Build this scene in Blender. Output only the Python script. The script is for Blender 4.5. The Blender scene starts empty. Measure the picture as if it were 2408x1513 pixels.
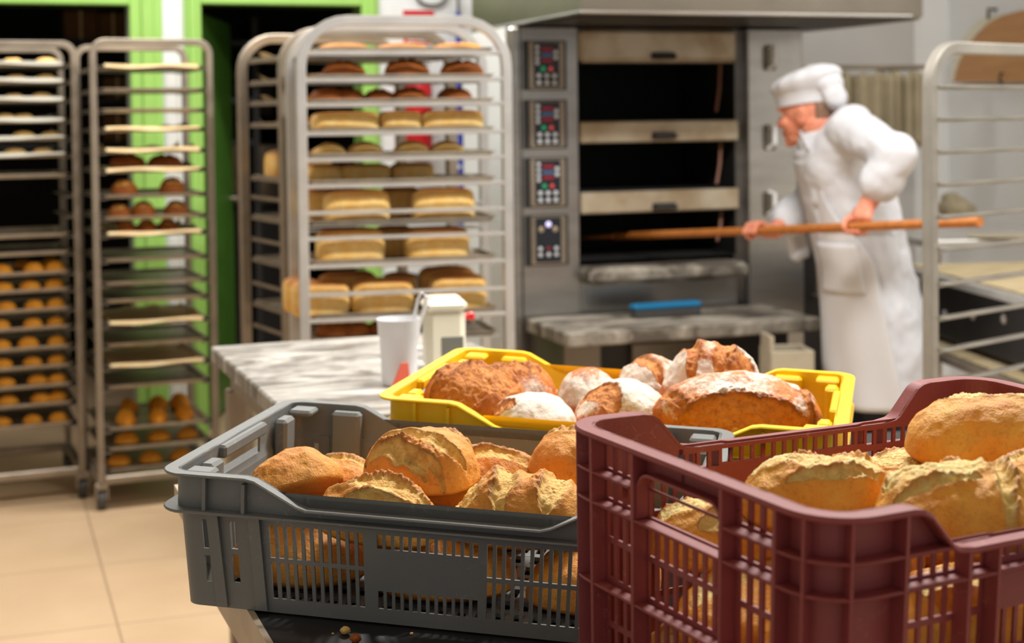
import bpy, bmesh, math, random
import numpy as np
from mathutils import Vector, Matrix, Euler
random.seed(7)
SC = bpy.context.scene
COL = SC.collection
PI = math.pi

# ------------------------------------------------------------------ camera
FPX, PY0, PITCH, ROLL, HC = 3530.0, 387.0, 0.032, -0.012, 1.45
_cp, _sp, _cr, _sr = math.cos(PITCH), math.sin(PITCH), math.cos(ROLL), math.sin(ROLL)
CM = Matrix(((_cr, 0, _sr), (0, 1, 0), (-_sr, 0, _cr))) @ Matrix(((1, 0, 0), (0, _cp, -_sp), (0, _sp, _cp)))
CAM = Vector((0, 0, HC))

def ray(px, py):
    return CM.transposed() @ Vector(((px - 1204) / FPX, 1, (PY0 - py) / FPX))

def at(px, py, d):
    r = ray(px, py)
    return CAM + r * (d / r.y)

def onz(px, py, z):
    r = ray(px, py)
    return CAM + r * ((z - HC) / r.z)

def onplane(px, py, P0, yaw):
    r = ray(px, py)
    n = Vector((-math.sin(yaw), math.cos(yaw), 0))
    t = (Vector((P0[0], P0[1], 0)) - Vector((0, 0, 0))).dot(n) / r.dot(n)
    return CAM + r * t

cd = bpy.data.cameras.new('camera')
cam = bpy.data.objects.new('camera', cd)
COL.objects.link(cam)
SC.camera = cam
R3 = Matrix((CM[0], CM[2], -CM[1])).transposed()
cam.matrix_world = Matrix.Translation(CAM) @ R3.to_4x4()
cd.sensor_width = 36.0
cd.lens = FPX / 2408 * 36.0
cd.shift_y = -(756.5 - PY0) / 2408
cd.clip_start = 0.05
cd.dof.use_dof = True
cd.dof.focus_distance = 1.60
cd.dof.aperture_fstop = 6.2
SC.view_settings.view_transform = 'Standard'
SC.view_settings.look = 'None'
SC.view_settings.gamma = 1.0
SC.view_settings.use_curve_mapping = False

# ------------------------------------------------------------------ materials
def lin(c):
    return tuple((x / 255 / 12.92) if x / 255 <= 0.04045 else ((x / 255 + 0.055) / 1.055) ** 2.4 for x in c)

class NT:
    def __init__(s, name):
        s.m = bpy.data.materials.new(name)
        s.m.use_nodes = True
        s.t = s.m.node_tree
        s.b = s.t.nodes['Principled BSDF']
    def n(s, typ, **kw):
        x = s.t.nodes.new(typ)
        for k, v in kw.items():
            if k.startswith('i_'):
                x.inputs[k[2:].replace('_', ' ')].default_value = v
            else:
                setattr(x, k, v)
        return x
    def l(s, a, b):
        s.t.links.new(a, b)
    def co(s, scale=(1, 1, 1)):
        c = s.n('ShaderNodeTexCoord')
        mp = s.n('ShaderNodeMapping')
        mp.inputs['Scale'].default_value = scale
        s.l(c.outputs['Object'], mp.inputs['Vector'])
        return mp.outputs['Vector']
    def noise(s, vec, scale, detail=4, rough=0.55, dist=0.0):
        x = s.n('ShaderNodeTexNoise')
        x.inputs['Scale'].default_value = scale
        x.inputs['Detail'].default_value = detail
        x.inputs['Roughness'].default_value = rough
        x.inputs['Distortion'].default_value = dist
        s.l(vec, x.inputs['Vector'])
        return x.outputs['Fac']
    def ramp(s, fac, stops):
        r = s.n('ShaderNodeValToRGB')
        e = r.color_ramp.elements
        while len(e) < len(stops):
            e.new(0.5)
        for k, (p, c) in enumerate(stops):
            e[k].position = p
            e[k].color = (*c, 1) if len(c) == 3 else c
        s.l(fac, r.inputs['Fac'])
        return r.outputs['Color']
    def mix(s, fac, a, b, blend='MIX'):
        m = s.n('ShaderNodeMix', data_type='RGBA', blend_type=blend)
        for sock, v in ((m.inputs[0], fac), (m.inputs[6], a), (m.inputs[7], b)):
            if isinstance(v, (int, float)):
                sock.default_value = v
            elif isinstance(v, tuple):
                sock.default_value = (*v, 1) if len(v) == 3 else v
            else:
                s.l(v, sock)
        return m.outputs[2]
    def math(s, op, a, b=None):
        m = s.n('ShaderNodeMath', operation=op)
        for k, v in enumerate((a, b)):
            if v is None:
                continue
            if isinstance(v, (int, float)):
                m.inputs[k].default_value = v
            else:
                s.l(v, m.inputs[k])
        return m.outputs[0]
    def attr(s, name):
        a = s.n('ShaderNodeAttribute', attribute_name=name)
        return a.outputs['Fac']
    def bump(s, h, strength=0.3, dist=0.002):
        b = s.n('ShaderNodeBump')
        b.inputs['Strength'].default_value = strength
        b.inputs['Distance'].default_value = dist
        s.l(h, b.inputs['Height'])
        s.l(b.outputs['Normal'], s.b.inputs['Normal'])
    def base(s, v):
        if isinstance(v, tuple):
            s.b.inputs['Base Color'].default_value = (*v, 1)
        else:
            s.l(v, s.b.inputs['Base Color'])
    def rough(s, v):
        if isinstance(v, (int, float)):
            s.b.inputs['Roughness'].default_value = v
        else:
            s.l(v, s.b.inputs['Roughness'])

def simple(name, rgb, rough=0.5, metal=0.0, var=0.08, nscale=6.0, bump=0.0, bscale=60.0, coat=0.0, stretch=(1, 1, 1), dark=None):
    """A surface of one colour with mild irregular variation."""
    t = NT(name)
    c = lin(rgb)
    v = t.co(stretch)
    n = t.noise(v, nscale, 4)
    c2 = lin(dark) if dark else tuple(x * (1 - var * 2) for x in c)
    t.base(t.ramp(n, [(0.3, c2), (0.62, c)]))
    t.rough(rough)
    t.b.inputs['Metallic'].default_value = metal
    if coat:
        t.b.inputs['Coat Weight'].default_value = coat
    if bump:
        t.bump(t.noise(v, bscale, 3), bump, 0.002)
    return t.m

M = {}
M['steel'] = simple('brushed_steel', (212, 210, 206), 0.32, 0.65, 0.08, 9, 0.05, 90)
M['steel_shaded'] = simple('shaded_rack_steel', (176, 172, 163), 0.36, 0.65, 0.1, 9)  # darker copy of the rack steel: the near rack's shade is in its colour
M['steel_dull'] = simple('dull_steel', (160, 148, 132), 0.42, 0.6, 0.14, 7, 0.05, 80)
M['tray'] = simple('worn_tray_steel', (186, 174, 156), 0.45, 0.45, 0.18, 11)
M['oven_steel'] = simple('oven_steel', (172, 170, 166), 0.30, 0.92, 0.10, 3, 0.03, 70, stretch=(1, 1, 5))
M['oven_panel'] = simple('oven_panel_steel', (132, 124, 112), 0.38, 0.85, 0.12, 3)
M['oven_door'] = simple('stained_door_steel', (190, 178, 156), 0.42, 0.35, 0.2, 5, dark=(150, 125, 90))
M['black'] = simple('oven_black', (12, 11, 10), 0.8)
M['screen'] = simple('panel_screen', (28, 34, 44), 0.3)
M['bezel'] = simple('panel_recess', (34, 36, 36), 0.5)
M['button_white'] = simple('button_white', (215, 220, 225), 0.4)
M['green'] = simple('green_paint', (160, 208, 104), 0.38, 0, 0.04)
M['green_dark'] = simple('green_door_paint', (88, 140, 52), 0.45, 0, 0.08)
M['wall'] = simple('white_wall_paint', (232, 234, 234), 0.55, 0, 0.015, 2)
M['wall_grey'] = simple('grey_wall_paint', (196, 195, 192), 0.6, 0, 0.03, 2)
M['dark_room'] = simple('dark_storeroom', (26, 24, 23), 0.8, 0, 0.2)  # near-black walls: the unlit room's darkness is put into the colour
M['cardboard'] = simple('dim_cardboard', (120, 84, 52), 0.85, 0, 0.12)
M['ceiling'] = simple('ceiling_white', (235, 233, 228), 0.8, 0, 0.01)
M['red'] = simple('red_sign', (205, 28, 40), 0.4, 0, 0.03)
M['white'] = simple('white_gloss', (240, 240, 240), 0.4, 0, 0.02)
M['blue'] = simple('blue_hose', (36, 66, 190), 0.4)
M['paper'] = simple('baking_paper', (214, 190, 146), 0.8, 0, 0.1, 14, 0.2, 40, dark=(206, 172, 118))
M['paper_white'] = simple('white_baking_paper', (178, 174, 160), 0.75, 0, 0.06, 14)
M['rubber'] = simple('grey_rubber', (70, 68, 66), 0.7)
M['table_black'] = simple('black_table_laminate', (30, 30, 31), 0.38, 0, 0.2, 14, 0.05, 120)
M['table_edge'] = simple('table_edge_wood', (196, 180, 156), 0.6, 0, 0.1, 12)
M['shelf_white'] = simple('undershelf_white', (205, 205, 198), 0.5, 0, 0.1, 9)
M['wood'] = simple('peel_wood', (186, 112, 46), 0.5, 0, 0.14, 4, stretch=(1, 14, 14))
M['board'] = simple('board_wood', (196, 146, 96), 0.55, 0, 0.08, 3, stretch=(1, 1, 7))
M['canvas'] = simple('linen_canvas', (176, 164, 136), 0.9, 0, 0.14, 5, 0.3, 150)
M['belt'] = simple('loader_belt', (196, 180, 144), 0.9, 0, 0.12, 6, 0.3, 120, stretch=(1, 6, 1), dark=(158, 138, 100))
M['dark_machine'] = simple('dark_machine', (38, 35, 34), 0.5, 0, 0.2)
M['coat'] = simple('white_coat_cloth', (206, 207, 212), 0.85, 0, 0.02, 8, 0.25, 200)
M['apron'] = simple('white_apron_cloth', (204, 203, 204), 0.9, 0, 0.03, 5, 0.25, 160)
M['trousers'] = simple('dark_trousers', (36, 38, 48), 0.9)
M['shoe'] = simple('shoe_black', (25, 25, 26), 0.5)
M['hair'] = simple('grey_hair', (140, 108, 88), 0.8, 0, 0.2, 60)
M['plastic_red'] = simple('red_plastic', (225, 36, 34), 0.35)
M['orange'] = simple('orange_plastic', (244, 112, 84), 0.4)
M['cream'] = simple('cream_plastic', (232, 226, 205), 0.35, 0, 0.03)
M['greyfill'] = simple('grey_contents', (118, 118, 108), 0.6)
M['lever'] = simple('lever_brown', (120, 76, 52), 0.5)
M['wood_box'] = simple('pale_box', (170, 160, 138), 0.8, 0, 0.1)

def emit(name, rgb, s):
    t = NT(name)
    t.base(lin(rgb))
    t.b.inputs['Emission Color'].default_value = (*lin(rgb), 1)
    t.b.inputs['Emission Strength'].default_value = s
    return t.m
M['led_red'] = emit('display_red', (130, 20, 42), 0.12)
M['led_blue'] = emit('display_blue', (60, 95, 130), 0.12)
M['led_green'] = emit('lamp_green', (20, 140, 90), 0.5)
M['led_orange'] = emit('lamp_orange', (200, 70, 60), 0.5)
M['led_white'] = emit('lamp_white', (215, 205, 255), 1.0)

def m_skin():
    t = NT('skin')
    v = t.co()
    n = t.noise(v, 14, 3)
    t.base(t.ramp(n, [(0.3, lin((205, 118, 92))), (0.65, lin((226, 152, 122)))]))
    t.rough(0.5)
    t.b.inputs['Subsurface Weight'].default_value = 0.08
    t.b.inputs['Subsurface Radius'].default_value = (0.02, 0.008, 0.005)
    return t.m
M['skin'] = m_skin()

def m_floor():
    t = NT('floor_tiles')
    c = t.n('ShaderNodeTexCoord')
    mp = t.n('ShaderNodeMapping')
    mp.inputs['Rotation'].default_value = (0, 0, 0)
    t.l(c.outputs['Object'], mp.inputs['Vector'])
    v = mp.outputs['Vector']
    br = t.n('ShaderNodeTexBrick')
    br.offset = 0.0
    br.inputs['Scale'].default_value = 1.0
    br.inputs['Brick Width'].default_value = 0.62
    br.inputs['Row Height'].default_value = 0.62
    br.inputs['Mortar Size'].default_value = 0.004
    br.inputs['Mortar Smooth'].default_value = 0.3
    t.l(v, br.inputs['Vector'])
    n = t.noise(v, 2.3, 5)
    tile = t.ramp(n, [(0.3, lin((202, 172, 136))), (0.7, lin((216, 187, 151)))])
    sp = t.ramp(t.noise(v, 60, 3, 0.7), [(0.66, (0, 0, 0)), (0.74, (1, 1, 1))])
    tile = t.mix(t.math('MULTIPLY', sp, 0.25), tile, lin((170, 138, 104)))
    t.base(t.mix(br.outputs['Fac'], tile, lin((168, 142, 114))))
    t.rough(0.42)
    return t.m
M['floor'] = m_floor()

def m_tiles():
    t = NT('white_wall_tiles')
    v = t.co()
    sep = t.n('ShaderNodeSeparateXYZ')
    t.l(v, sep.inputs[0])
    cmb = t.n('ShaderNodeCombineXYZ')
    t.l(sep.outputs[0], cmb.inputs[0])
    t.l(sep.outputs[2], cmb.inputs[1])
    br = t.n('ShaderNodeTexBrick')
    br.offset = 0.0
    br.inputs['Scale'].default_value = 1.0
    br.inputs['Brick Width'].default_value = 0.1
    br.inputs['Row Height'].default_value = 0.1
    br.inputs['Mortar Size'].default_value = 0.003
    t.l(cmb.outputs[0], br.inputs['Vector'])
    t.base(t.mix(br.outputs['Fac'], lin((226, 226, 222)), lin((196, 195, 188))))
    t.rough(0.12)
    h = t.noise(v, 9, 2)
    t.bump(h, 0.25, 0.01)
    return t.m
M['tiles'] = m_tiles()

def m_flour_table():
    t = NT('floured_table')
    v = t.co((1.6, 4.2, 1))
    n = t.noise(v, 2.4, 8, 0.68, 1.6)
    v2 = t.co((1, 1, 1))
    n2 = t.noise(v2, 16, 5, 0.6)
    base = t.ramp(n2, [(0.3, lin((92, 88, 82))), (0.7, lin((140, 132, 122)))])
    mask = t.ramp(n, [(0.43, (0, 0, 0)), (0.66, (1, 1, 1))])
    t.base(t.mix(mask, base, lin((208, 204, 196))))
    t.rough(t.ramp(mask, [(0, (0.35,) * 3), (1, (0.9,) * 3)]))
    return t.m
M['flour_table'] = m_flour_table()

def m_flour_steel():
    t = NT('floured_steel')
    v = t.co((1, 2.5, 1))
    mask = t.ramp(t.noise(v, 5, 6, 0.65, 0.4), [(0.42, (0, 0, 0)), (0.62, (1, 1, 1))])
    t.base(t.mix(mask, lin((84, 76, 66)), lin((176, 168, 154))))
    t.rough(0.7)
    return t.m
M['flour_steel'] = m_flour_steel()

def m_plastic(name, rgb, scuff, amt, rough=0.45):
    t = NT(name)
    v = t.co()
    n = t.noise(v, 5, 4)
    c = lin(rgb)
    col = t.ramp(n, [(0.3, tuple(x * 0.86 for x in c)), (0.7, c)])
    s1 = t.noise(t.co((1, 1, 1)), 75, 6, 0.75, 1.5)
    s2 = t.noise(v, 9, 3)
    sc = t.math('MULTIPLY', t.ramp(s1, [(0.56, (0, 0, 0)), (0.68, (1, 1, 1))]), t.ramp(s2, [(0.4, (0, 0, 0)), (0.7, (1, 1, 1))]))
    t.base(t.mix(t.math('MULTIPLY', sc, amt), col, lin(scuff)))
    t.rough(t.ramp(n, [(0.3, (rough,) * 3), (0.7, (rough + 0.12,) * 3)]))
    t.bump(t.noise(v, 220, 3), 0.08, 0.001)
    return t.m
M['grey_plastic'] = m_plastic('grey_crate_plastic', (122, 125, 123), (176, 174, 166), 0.5, 0.42)
M['burgundy'] = m_plastic('burgundy_crate_plastic', (146, 66, 64), (196, 140, 132), 0.55, 0.45)
M['yellow'] = m_plastic('yellow_crate_plastic', (255, 210, 6), (252, 230, 120), 0.25, 0.4)

def m_translucent():
    t = NT('translucent_beaker')
    t.base(lin((250, 250, 252)))
    t.rough(0.3)
    t.b.inputs['Transmission Weight'].default_value = 0.12
    t.b.inputs['IOR'].default_value = 1.2
    return t.m
M['translucent'] = m_translucent()

def m_bread(name, crust_a, crust_b, dark, crumb_a, crumb_b, flour=False, grain=1.0, spec=0.35):
    t = NT(name)
    v = t.co()
    n = t.noise(v, 16, 5, 0.6)
    n2 = t.noise(v, 120, 5, 0.65)
    n3 = t.noise(v, 420, 4, 0.6)
    crust = t.ramp(n, [(0.3, lin(crust_a)), (0.68, lin(crust_b))])
    crust = t.mix(t.math('MULTIPLY', t.ramp(n2, [(0.50, (0, 0, 0)), (0.70, (1, 1, 1))]), 0.42), crust, lin(dark))
    crust = t.mix(t.math('MULTIPLY', t.ramp(n3, [(0.6, (0, 0, 0)), (0.72, (1, 1, 1))]), 0.3 * grain), crust, lin((245, 205, 140)))
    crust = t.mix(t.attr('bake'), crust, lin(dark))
    nc = t.noise(t.co((1, 1, 1)), 90, 6, 0.7, 0.6)
    crumb = t.ramp(nc, [(0.3, lin(crumb_b)), (0.52, lin(crumb_a)), (0.75, tuple(min(1, x * 1.15) for x in lin(crumb_a)))])
    crumb = t.mix(t.math('MULTIPLY', t.ramp(n, [(0.42, (0, 0, 0)), (0.66, (1, 1, 1))]), 0.45), crumb, lin(crust_a))
    col = t.mix(t.attr('crumb'), crust, crumb)
    col = t.mix(t.attr('edge'), col, tuple(x * 0.6 for x in lin(dark)))
    if flour:
        nf = t.noise(v, 150, 6, 0.75)
        nf2 = t.noise(v, 24, 4, 0.6)
        a = t.math('ADD', t.math('MULTIPLY', t.attr('flour'), 1.25), t.math('MULTIPLY', nf, 0.9))
        a = t.math('ADD', a, t.math('MULTIPLY', nf2, 0.7))
        fm = t.ramp(t.math('SUBTRACT', a, 1.1), [(0.36, (0, 0, 0)), (0.62, (0.92,) * 3)])
        col = t.mix(fm, col, lin((240, 232, 218)))
    t.base(col)
    t.rough(0.5)
    t.b.inputs['Specular IOR Level'].default_value = spec
    h = t.math('ADD', t.math('MULTIPLY', n2, 0.5), t.math('MULTIPLY', n3, 0.35))
    h = t.math('ADD', h, t.math('MULTIPLY', t.math('MULTIPLY', nc, t.attr('crumb')), 1.2))
    t.bump(h, 0.85, 0.004)
    return t.m
M['bread_wheat'] = m_bread('wheat_crust', (224, 140, 46), (244, 176, 80), (156, 80, 20), (252, 212, 124), (222, 156, 66))
M['bread_yellow'] = m_bread('golden_crust', (246, 160, 34), (255, 202, 84), (192, 100, 18), (255, 230, 142), (246, 188, 82), grain=0.6, spec=0.5)
M['bread_rustic'] = m_bread('rustic_crust', (190, 98, 28), (222, 138, 54), (116, 50, 16), (224, 146, 66), (184, 98, 36), flour=True)
M['bread_dark'] = m_bread('dark_pastry_crust', (150, 76, 24), (200, 116, 44), (84, 36, 12), (236, 176, 90), (190, 118, 48))
M['bread_pan'] = m_bread('pan_loaf_crust', (246, 194, 98), (254, 222, 148), (186, 98, 32), (250, 222, 150), (228, 184, 104))
M['bread_roll'] = m_bread('roll_crust', (226, 138, 24), (246, 172, 44), (150, 80, 20), (250, 205, 110), (220, 160, 70))
# ------------------------------------------------------------------ object helpers
def tag(o, label=None, cat=None, group=None, kind=None):
    if label: o['label'] = label
    if cat: o['category'] = cat
    if group: o['group'] = group
    if kind: o['kind'] = kind
    return o

def empty(name, loc, yaw=0.0, label=None, cat=None, group=None, mat=None):
    o = bpy.data.objects.new(name, None)
    COL.objects.link(o)
    if mat is not None:
        o.matrix_world = mat
    else:
        o.location = loc
        o.rotation_euler = (0, 0, yaw)
    o.empty_display_size = 0.05
    return tag(o, label, cat, group)

def copy_tree(o, parent=None):
    c = o.copy()
    COL.objects.link(c)
    if parent is not None:
        c.parent = parent
    for ch in list(o.children):
        copy_tree(ch, c)
    return c

class MB:
    """Collects geometry for one mesh."""
    def __init__(s):
        s.v, s.f = [], []
    def add(s, vs, fs):
        b = len(s.v)
        s.v.extend(tuple(x) for x in vs)
        s.f.extend(tuple(b + i for i in f) for f in fs)
    def box(s, c, size, R=None, bev=0.0):
        hx, hy, hz = size[0] / 2, size[1] / 2, size[2] / 2
        if bev > 0:
            bev = min(bev, hx * .9, hy * .9, hz * .9)
            vs, idx = [], {}
            for sx in (-1, 1):
                for sy in (-1, 1):
                    for sz in (-1, 1):
                        for ax in range(3):
                            p = [sx * (hx - bev), sy * (hy - bev), sz * (hz - bev)]
                            p[ax] = (sx * hx, sy * hy, sz * hz)[ax]
                            idx[(sx, sy, sz, ax)] = len(vs)
                            vs.append(Vector(p))
            fs = []
            for ax in range(3):
                o1, o2 = [a for a in range(3) if a != ax]
                for sg in (-1, 1):
                    q = []
                    for a, b in ((-1, -1), (1, -1), (1, 1), (-1, 1)):
                        k = [0, 0, 0]; k[ax] = sg; k[o1] = a; k[o2] = b
                        q.append(idx[(k[0], k[1], k[2], ax)])
                    fs.append(q)
            for ax in range(3):
                o1, o2 = [a for a in range(3) if a != ax]
                for a in (-1, 1):
                    for b in (-1, 1):
                        k0 = [0, 0, 0]; k0[ax] = -1; k0[o1] = a; k0[o2] = b
                        k1 = list(k0); k1[ax] = 1
                        fs.append([idx[(*k0, o1)], idx[(*k1, o1)], idx[(*k1, o2)], idx[(*k0, o2)]])
            for sx in (-1, 1):
                for sy in (-1, 1):
                    for sz in (-1, 1):
                        fs.append([idx[(sx, sy, sz, a)] for a in range(3)])
        else:
            vs = [Vector((x, y, z)) for x in (-hx, hx) for y in (-hy, hy) for z in (-hz, hz)]
            fs = [(0, 1, 3, 2), (4, 6, 7, 5), (0, 4, 5, 1), (2, 3, 7, 6), (0, 2, 6, 4), (1, 5, 7, 3)]
        if R is not None:
            vs = [R @ x for x in vs]
        c = Vector(c)
        s.add([x + c for x in vs], fs)
        return s
    def lohi(s, lo, hi, bev=0.0):
        lo, hi = Vector(lo), Vector(hi)
        return s.box((lo + hi) / 2, hi - lo, None, bev)
    def bar(s, p, q, w, h, up=(0, 0, 1)):
        p, q = Vector(p), Vector(q)
        d = (q - p)
        L = d.length
        d.normalize()
        up = Vector(up)
        x = d.cross(up)
        if x.length < 1e-6:
            x = d.cross(Vector((1, 0, 0)))
        x.normalize()
        z = x.cross(d)
        R = Matrix((x, d, z)).transposed()
        return s.box((p + q) / 2, (w, L, h), R, min(w, h) * 0.15)
    def sweep(s, pts, prof, cap=True, up0=None):
        """Sweeps a closed profile (list of 2D points) along a polyline."""
        pts = [Vector(p) for p in pts]
        n, k = len(pts), len(prof)
        rings = []
        prevx = None
        for i, p in enumerate(pts):
            a = pts[max(0, i - 1)]
            b = pts[min(n - 1, i + 1)]
            t = (b - a).normalized()
            if prevx is None:
                u = Vector(up0) if up0 is not None else (Vector((0, 0, 1)) if abs(t.z) < 0.9 else Vector((0, 1, 0)))
                x = t.cross(u).normalized()
            else:
                x = (prevx - t * prevx.dot(t)).normalized()
            prevx = x
            y = x.cross(t)
            sc = 1.0
            rings.append([p + x * (c[0] * sc) + y * (c[1] * sc) for c in prof])
        vs = [v for r in rings for v in r]
        fs = []
        for i in range(n - 1):
            for j in range(k):
                j2 = (j + 1) % k
                fs.append((i * k + j, i * k + j2, (i + 1) * k + j2, (i + 1) * k + j))
        if cap:
            fs.append(tuple(range(k))[::-1])
            fs.append(tuple((n - 1) * k + j for j in range(k)))
        s.add(vs, fs)
        return s
    def tube(s, pts, r, n=10):
        return s.sweep(pts, [(r * math.cos(2 * PI * i / n), r * math.sin(2 * PI * i / n)) for i in range(n)])
    def sqtube(s, pts, w, up0=None):
        h, b = w / 2, w * 0.12
        pr = [(-h + b, -h), (h - b, -h), (h, -h + b), (h, h - b), (h - b, h), (-h + b, h), (-h, h - b), (-h, -h + b)]
        return s.sweep(pts, pr, True, up0)
    def lathe(s, prof, n=32, c=(0, 0, 0), sx=1.0, sy=1.0):
        c = Vector(c)
        k = len(prof)
        vs = []
        for i in range(n):
            a = 2 * PI * i / n
            for r, z in prof:
                vs.append(c + Vector((r * math.cos(a) * sx, r * math.sin(a) * sy, z)))
        fs = []
        for i in range(n):
            i2 = (i + 1) % n
            for j in range(k - 1):
                fs.append((i * k + j, i2 * k + j, i2 * k + j + 1, i * k + j + 1))
        s.add(vs, fs)
        return s
    def loft(s, rings, cap=True, closed=True):
        k = len(rings[0])
        vs = [v for r in rings for v in r]
        fs = []
        for i in range(len(rings) - 1):
            for j in range(k if closed else k - 1):
                j2 = (j + 1) % k
                fs.append((i * k + j, i * k + j2, (i + 1) * k + j2, (i + 1) * k + j))
        if cap and closed:
            fs.append(tuple(range(k))[::-1])
            fs.append(tuple((len(rings) - 1) * k + j for j in range(k)))
        s.add(vs, fs)
        return s
    def ball(s, c, r, nu=20, nv=12, R=None):
        r = Vector((r, r, r)) if isinstance(r, (int, float)) else Vector(r)
        c = Vector(c)
        vs, fs = [], []
        for j in range(nv + 1):
            th = PI * j / nv
            for i in range(nu):
                ph = 2 * PI * i / nu
                p = Vector((r.x * math.sin(th) * math.cos(ph), r.y * math.sin(th) * math.sin(ph), r.z * math.cos(th)))
                vs.append(c + (R @ p if R is not None else p))
        for j in range(nv):
            for i in range(nu):
                i2 = (i + 1) % nu
                fs.append((j * nu + i, (j + 1) * nu + i, (j + 1) * nu + i2, j * nu + i2))
        s.add(vs, fs)
        return s
    def capsule(s, p, q, ra, rb, n=14):
        """A tapered limb with rounded ends."""
        p, q = Vector(p), Vector(q)
        d = (q - p).normalized()
        x = d.cross(Vector((0, 0, 1)) if abs(d.z) < 0.9 else Vector((0, 1, 0))).normalized()
        y = x.cross(d)
        rings = []
        for k in range(5):
            a = PI / 2 * (k / 4.0)
            rings.append((p - d * ra * math.cos(a), max(ra * math.sin(a), 1e-4)))
        for k in range(5):
            a = PI / 2 * (k / 4.0)
            rings.append((q + d * rb * math.sin(a), max(rb * math.cos(a), 1e-4)))
        s.loft([[c + x * (r * math.cos(2 * PI * i / n)) + y * (r * math.sin(2 * PI * i / n)) for i in range(n)] for c, r in rings])
        return s
    def build(s, name, mat, parent=None, smooth=35, mesh_only=False):
        me = bpy.data.meshes.new(name)
        me.from_pydata(s.v, [], s.f)
        bm = bmesh.new()
        bm.from_mesh(me)
        bmesh.ops.remove_doubles(bm, verts=bm.verts, dist=1e-6)
        bmesh.ops.recalc_face_normals(bm, faces=bm.faces)
        bm.to_mesh(me)
        bm.free()
        me.materials.append(mat)
        if smooth:
            me.polygons.foreach_set('use_smooth', [True] * len(me.polygons))
            me.set_sharp_from_angle(angle=math.radians(smooth))
        if mesh_only:
            return me
        return link(name, me, parent)

def link(name, me, parent=None, mat=None):
    o = bpy.data.objects.new(name, me)
    COL.objects.link(o)
    if parent is not None:
        o.parent = parent
    if mat is not None:
        o.matrix_world = mat
    return o

def placed(loc, yaw=0.0, pitch=0.0, roll=0.0, s=1.0):
    return Matrix.Translation(Vector(loc)) @ Euler((roll, pitch, yaw), 'XYZ').to_matrix().to_4x4() @ Matrix.Scale(s, 4)

ORD = ['first', 'second', 'third', 'fourth', 'fifth', 'sixth', 'seventh', 'eighth', 'ninth', 'tenth', 'eleventh', 'twelfth',
       'thirteenth', 'fourteenth', 'fifteenth', 'sixteenth', 'seventeenth', 'eighteenth', 'nineteenth', 'twentieth', 'twenty-first', 'twenty-second']

# ------------------------------------------------------------------ noise for the bread meshes
def _hash(i, j, k, seed):
    h = (i * 374761393 + j * 668265263 + k * 2147483647 + seed * 974634777) & 0xFFFFFFFF
    h = ((h ^ (h >> 13)) * 1274126177) & 0xFFFFFFFF
    return ((h ^ (h >> 16)) & 0xFFFF) / 65535.0

def vnoise(P, seed=0):
    F = np.floor(P).astype(np.int64)
    f = P - F
    f = f * f * (3 - 2 * f)
    o = np.zeros(len(P))
    for dx in (0, 1):
        for dy in (0, 1):
            for dz in (0, 1):
                w = (f[:, 0] if dx else 1 - f[:, 0]) * (f[:, 1] if dy else 1 - f[:, 1]) * (f[:, 2] if dz else 1 - f[:, 2])
                o += w * _hash(F[:, 0] + dx, F[:, 1] + dy, F[:, 2] + dz, seed)
    return o * 2 - 1

def fbm(P, seed=0, oct=4, gain=0.5):
    a, o, s = 1.0, np.zeros(len(P)), 0.0
    for k in range(oct):
        o += a * vnoise(P * (2 ** k) + k * 17.3, seed + k)
        s += a
        a *= gain
    return o / s

def sstep(a, b, x):
    t = np.clip((x - a) / (b - a), 0, 1)
    return t * t * (3 - 2 * t)

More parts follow.
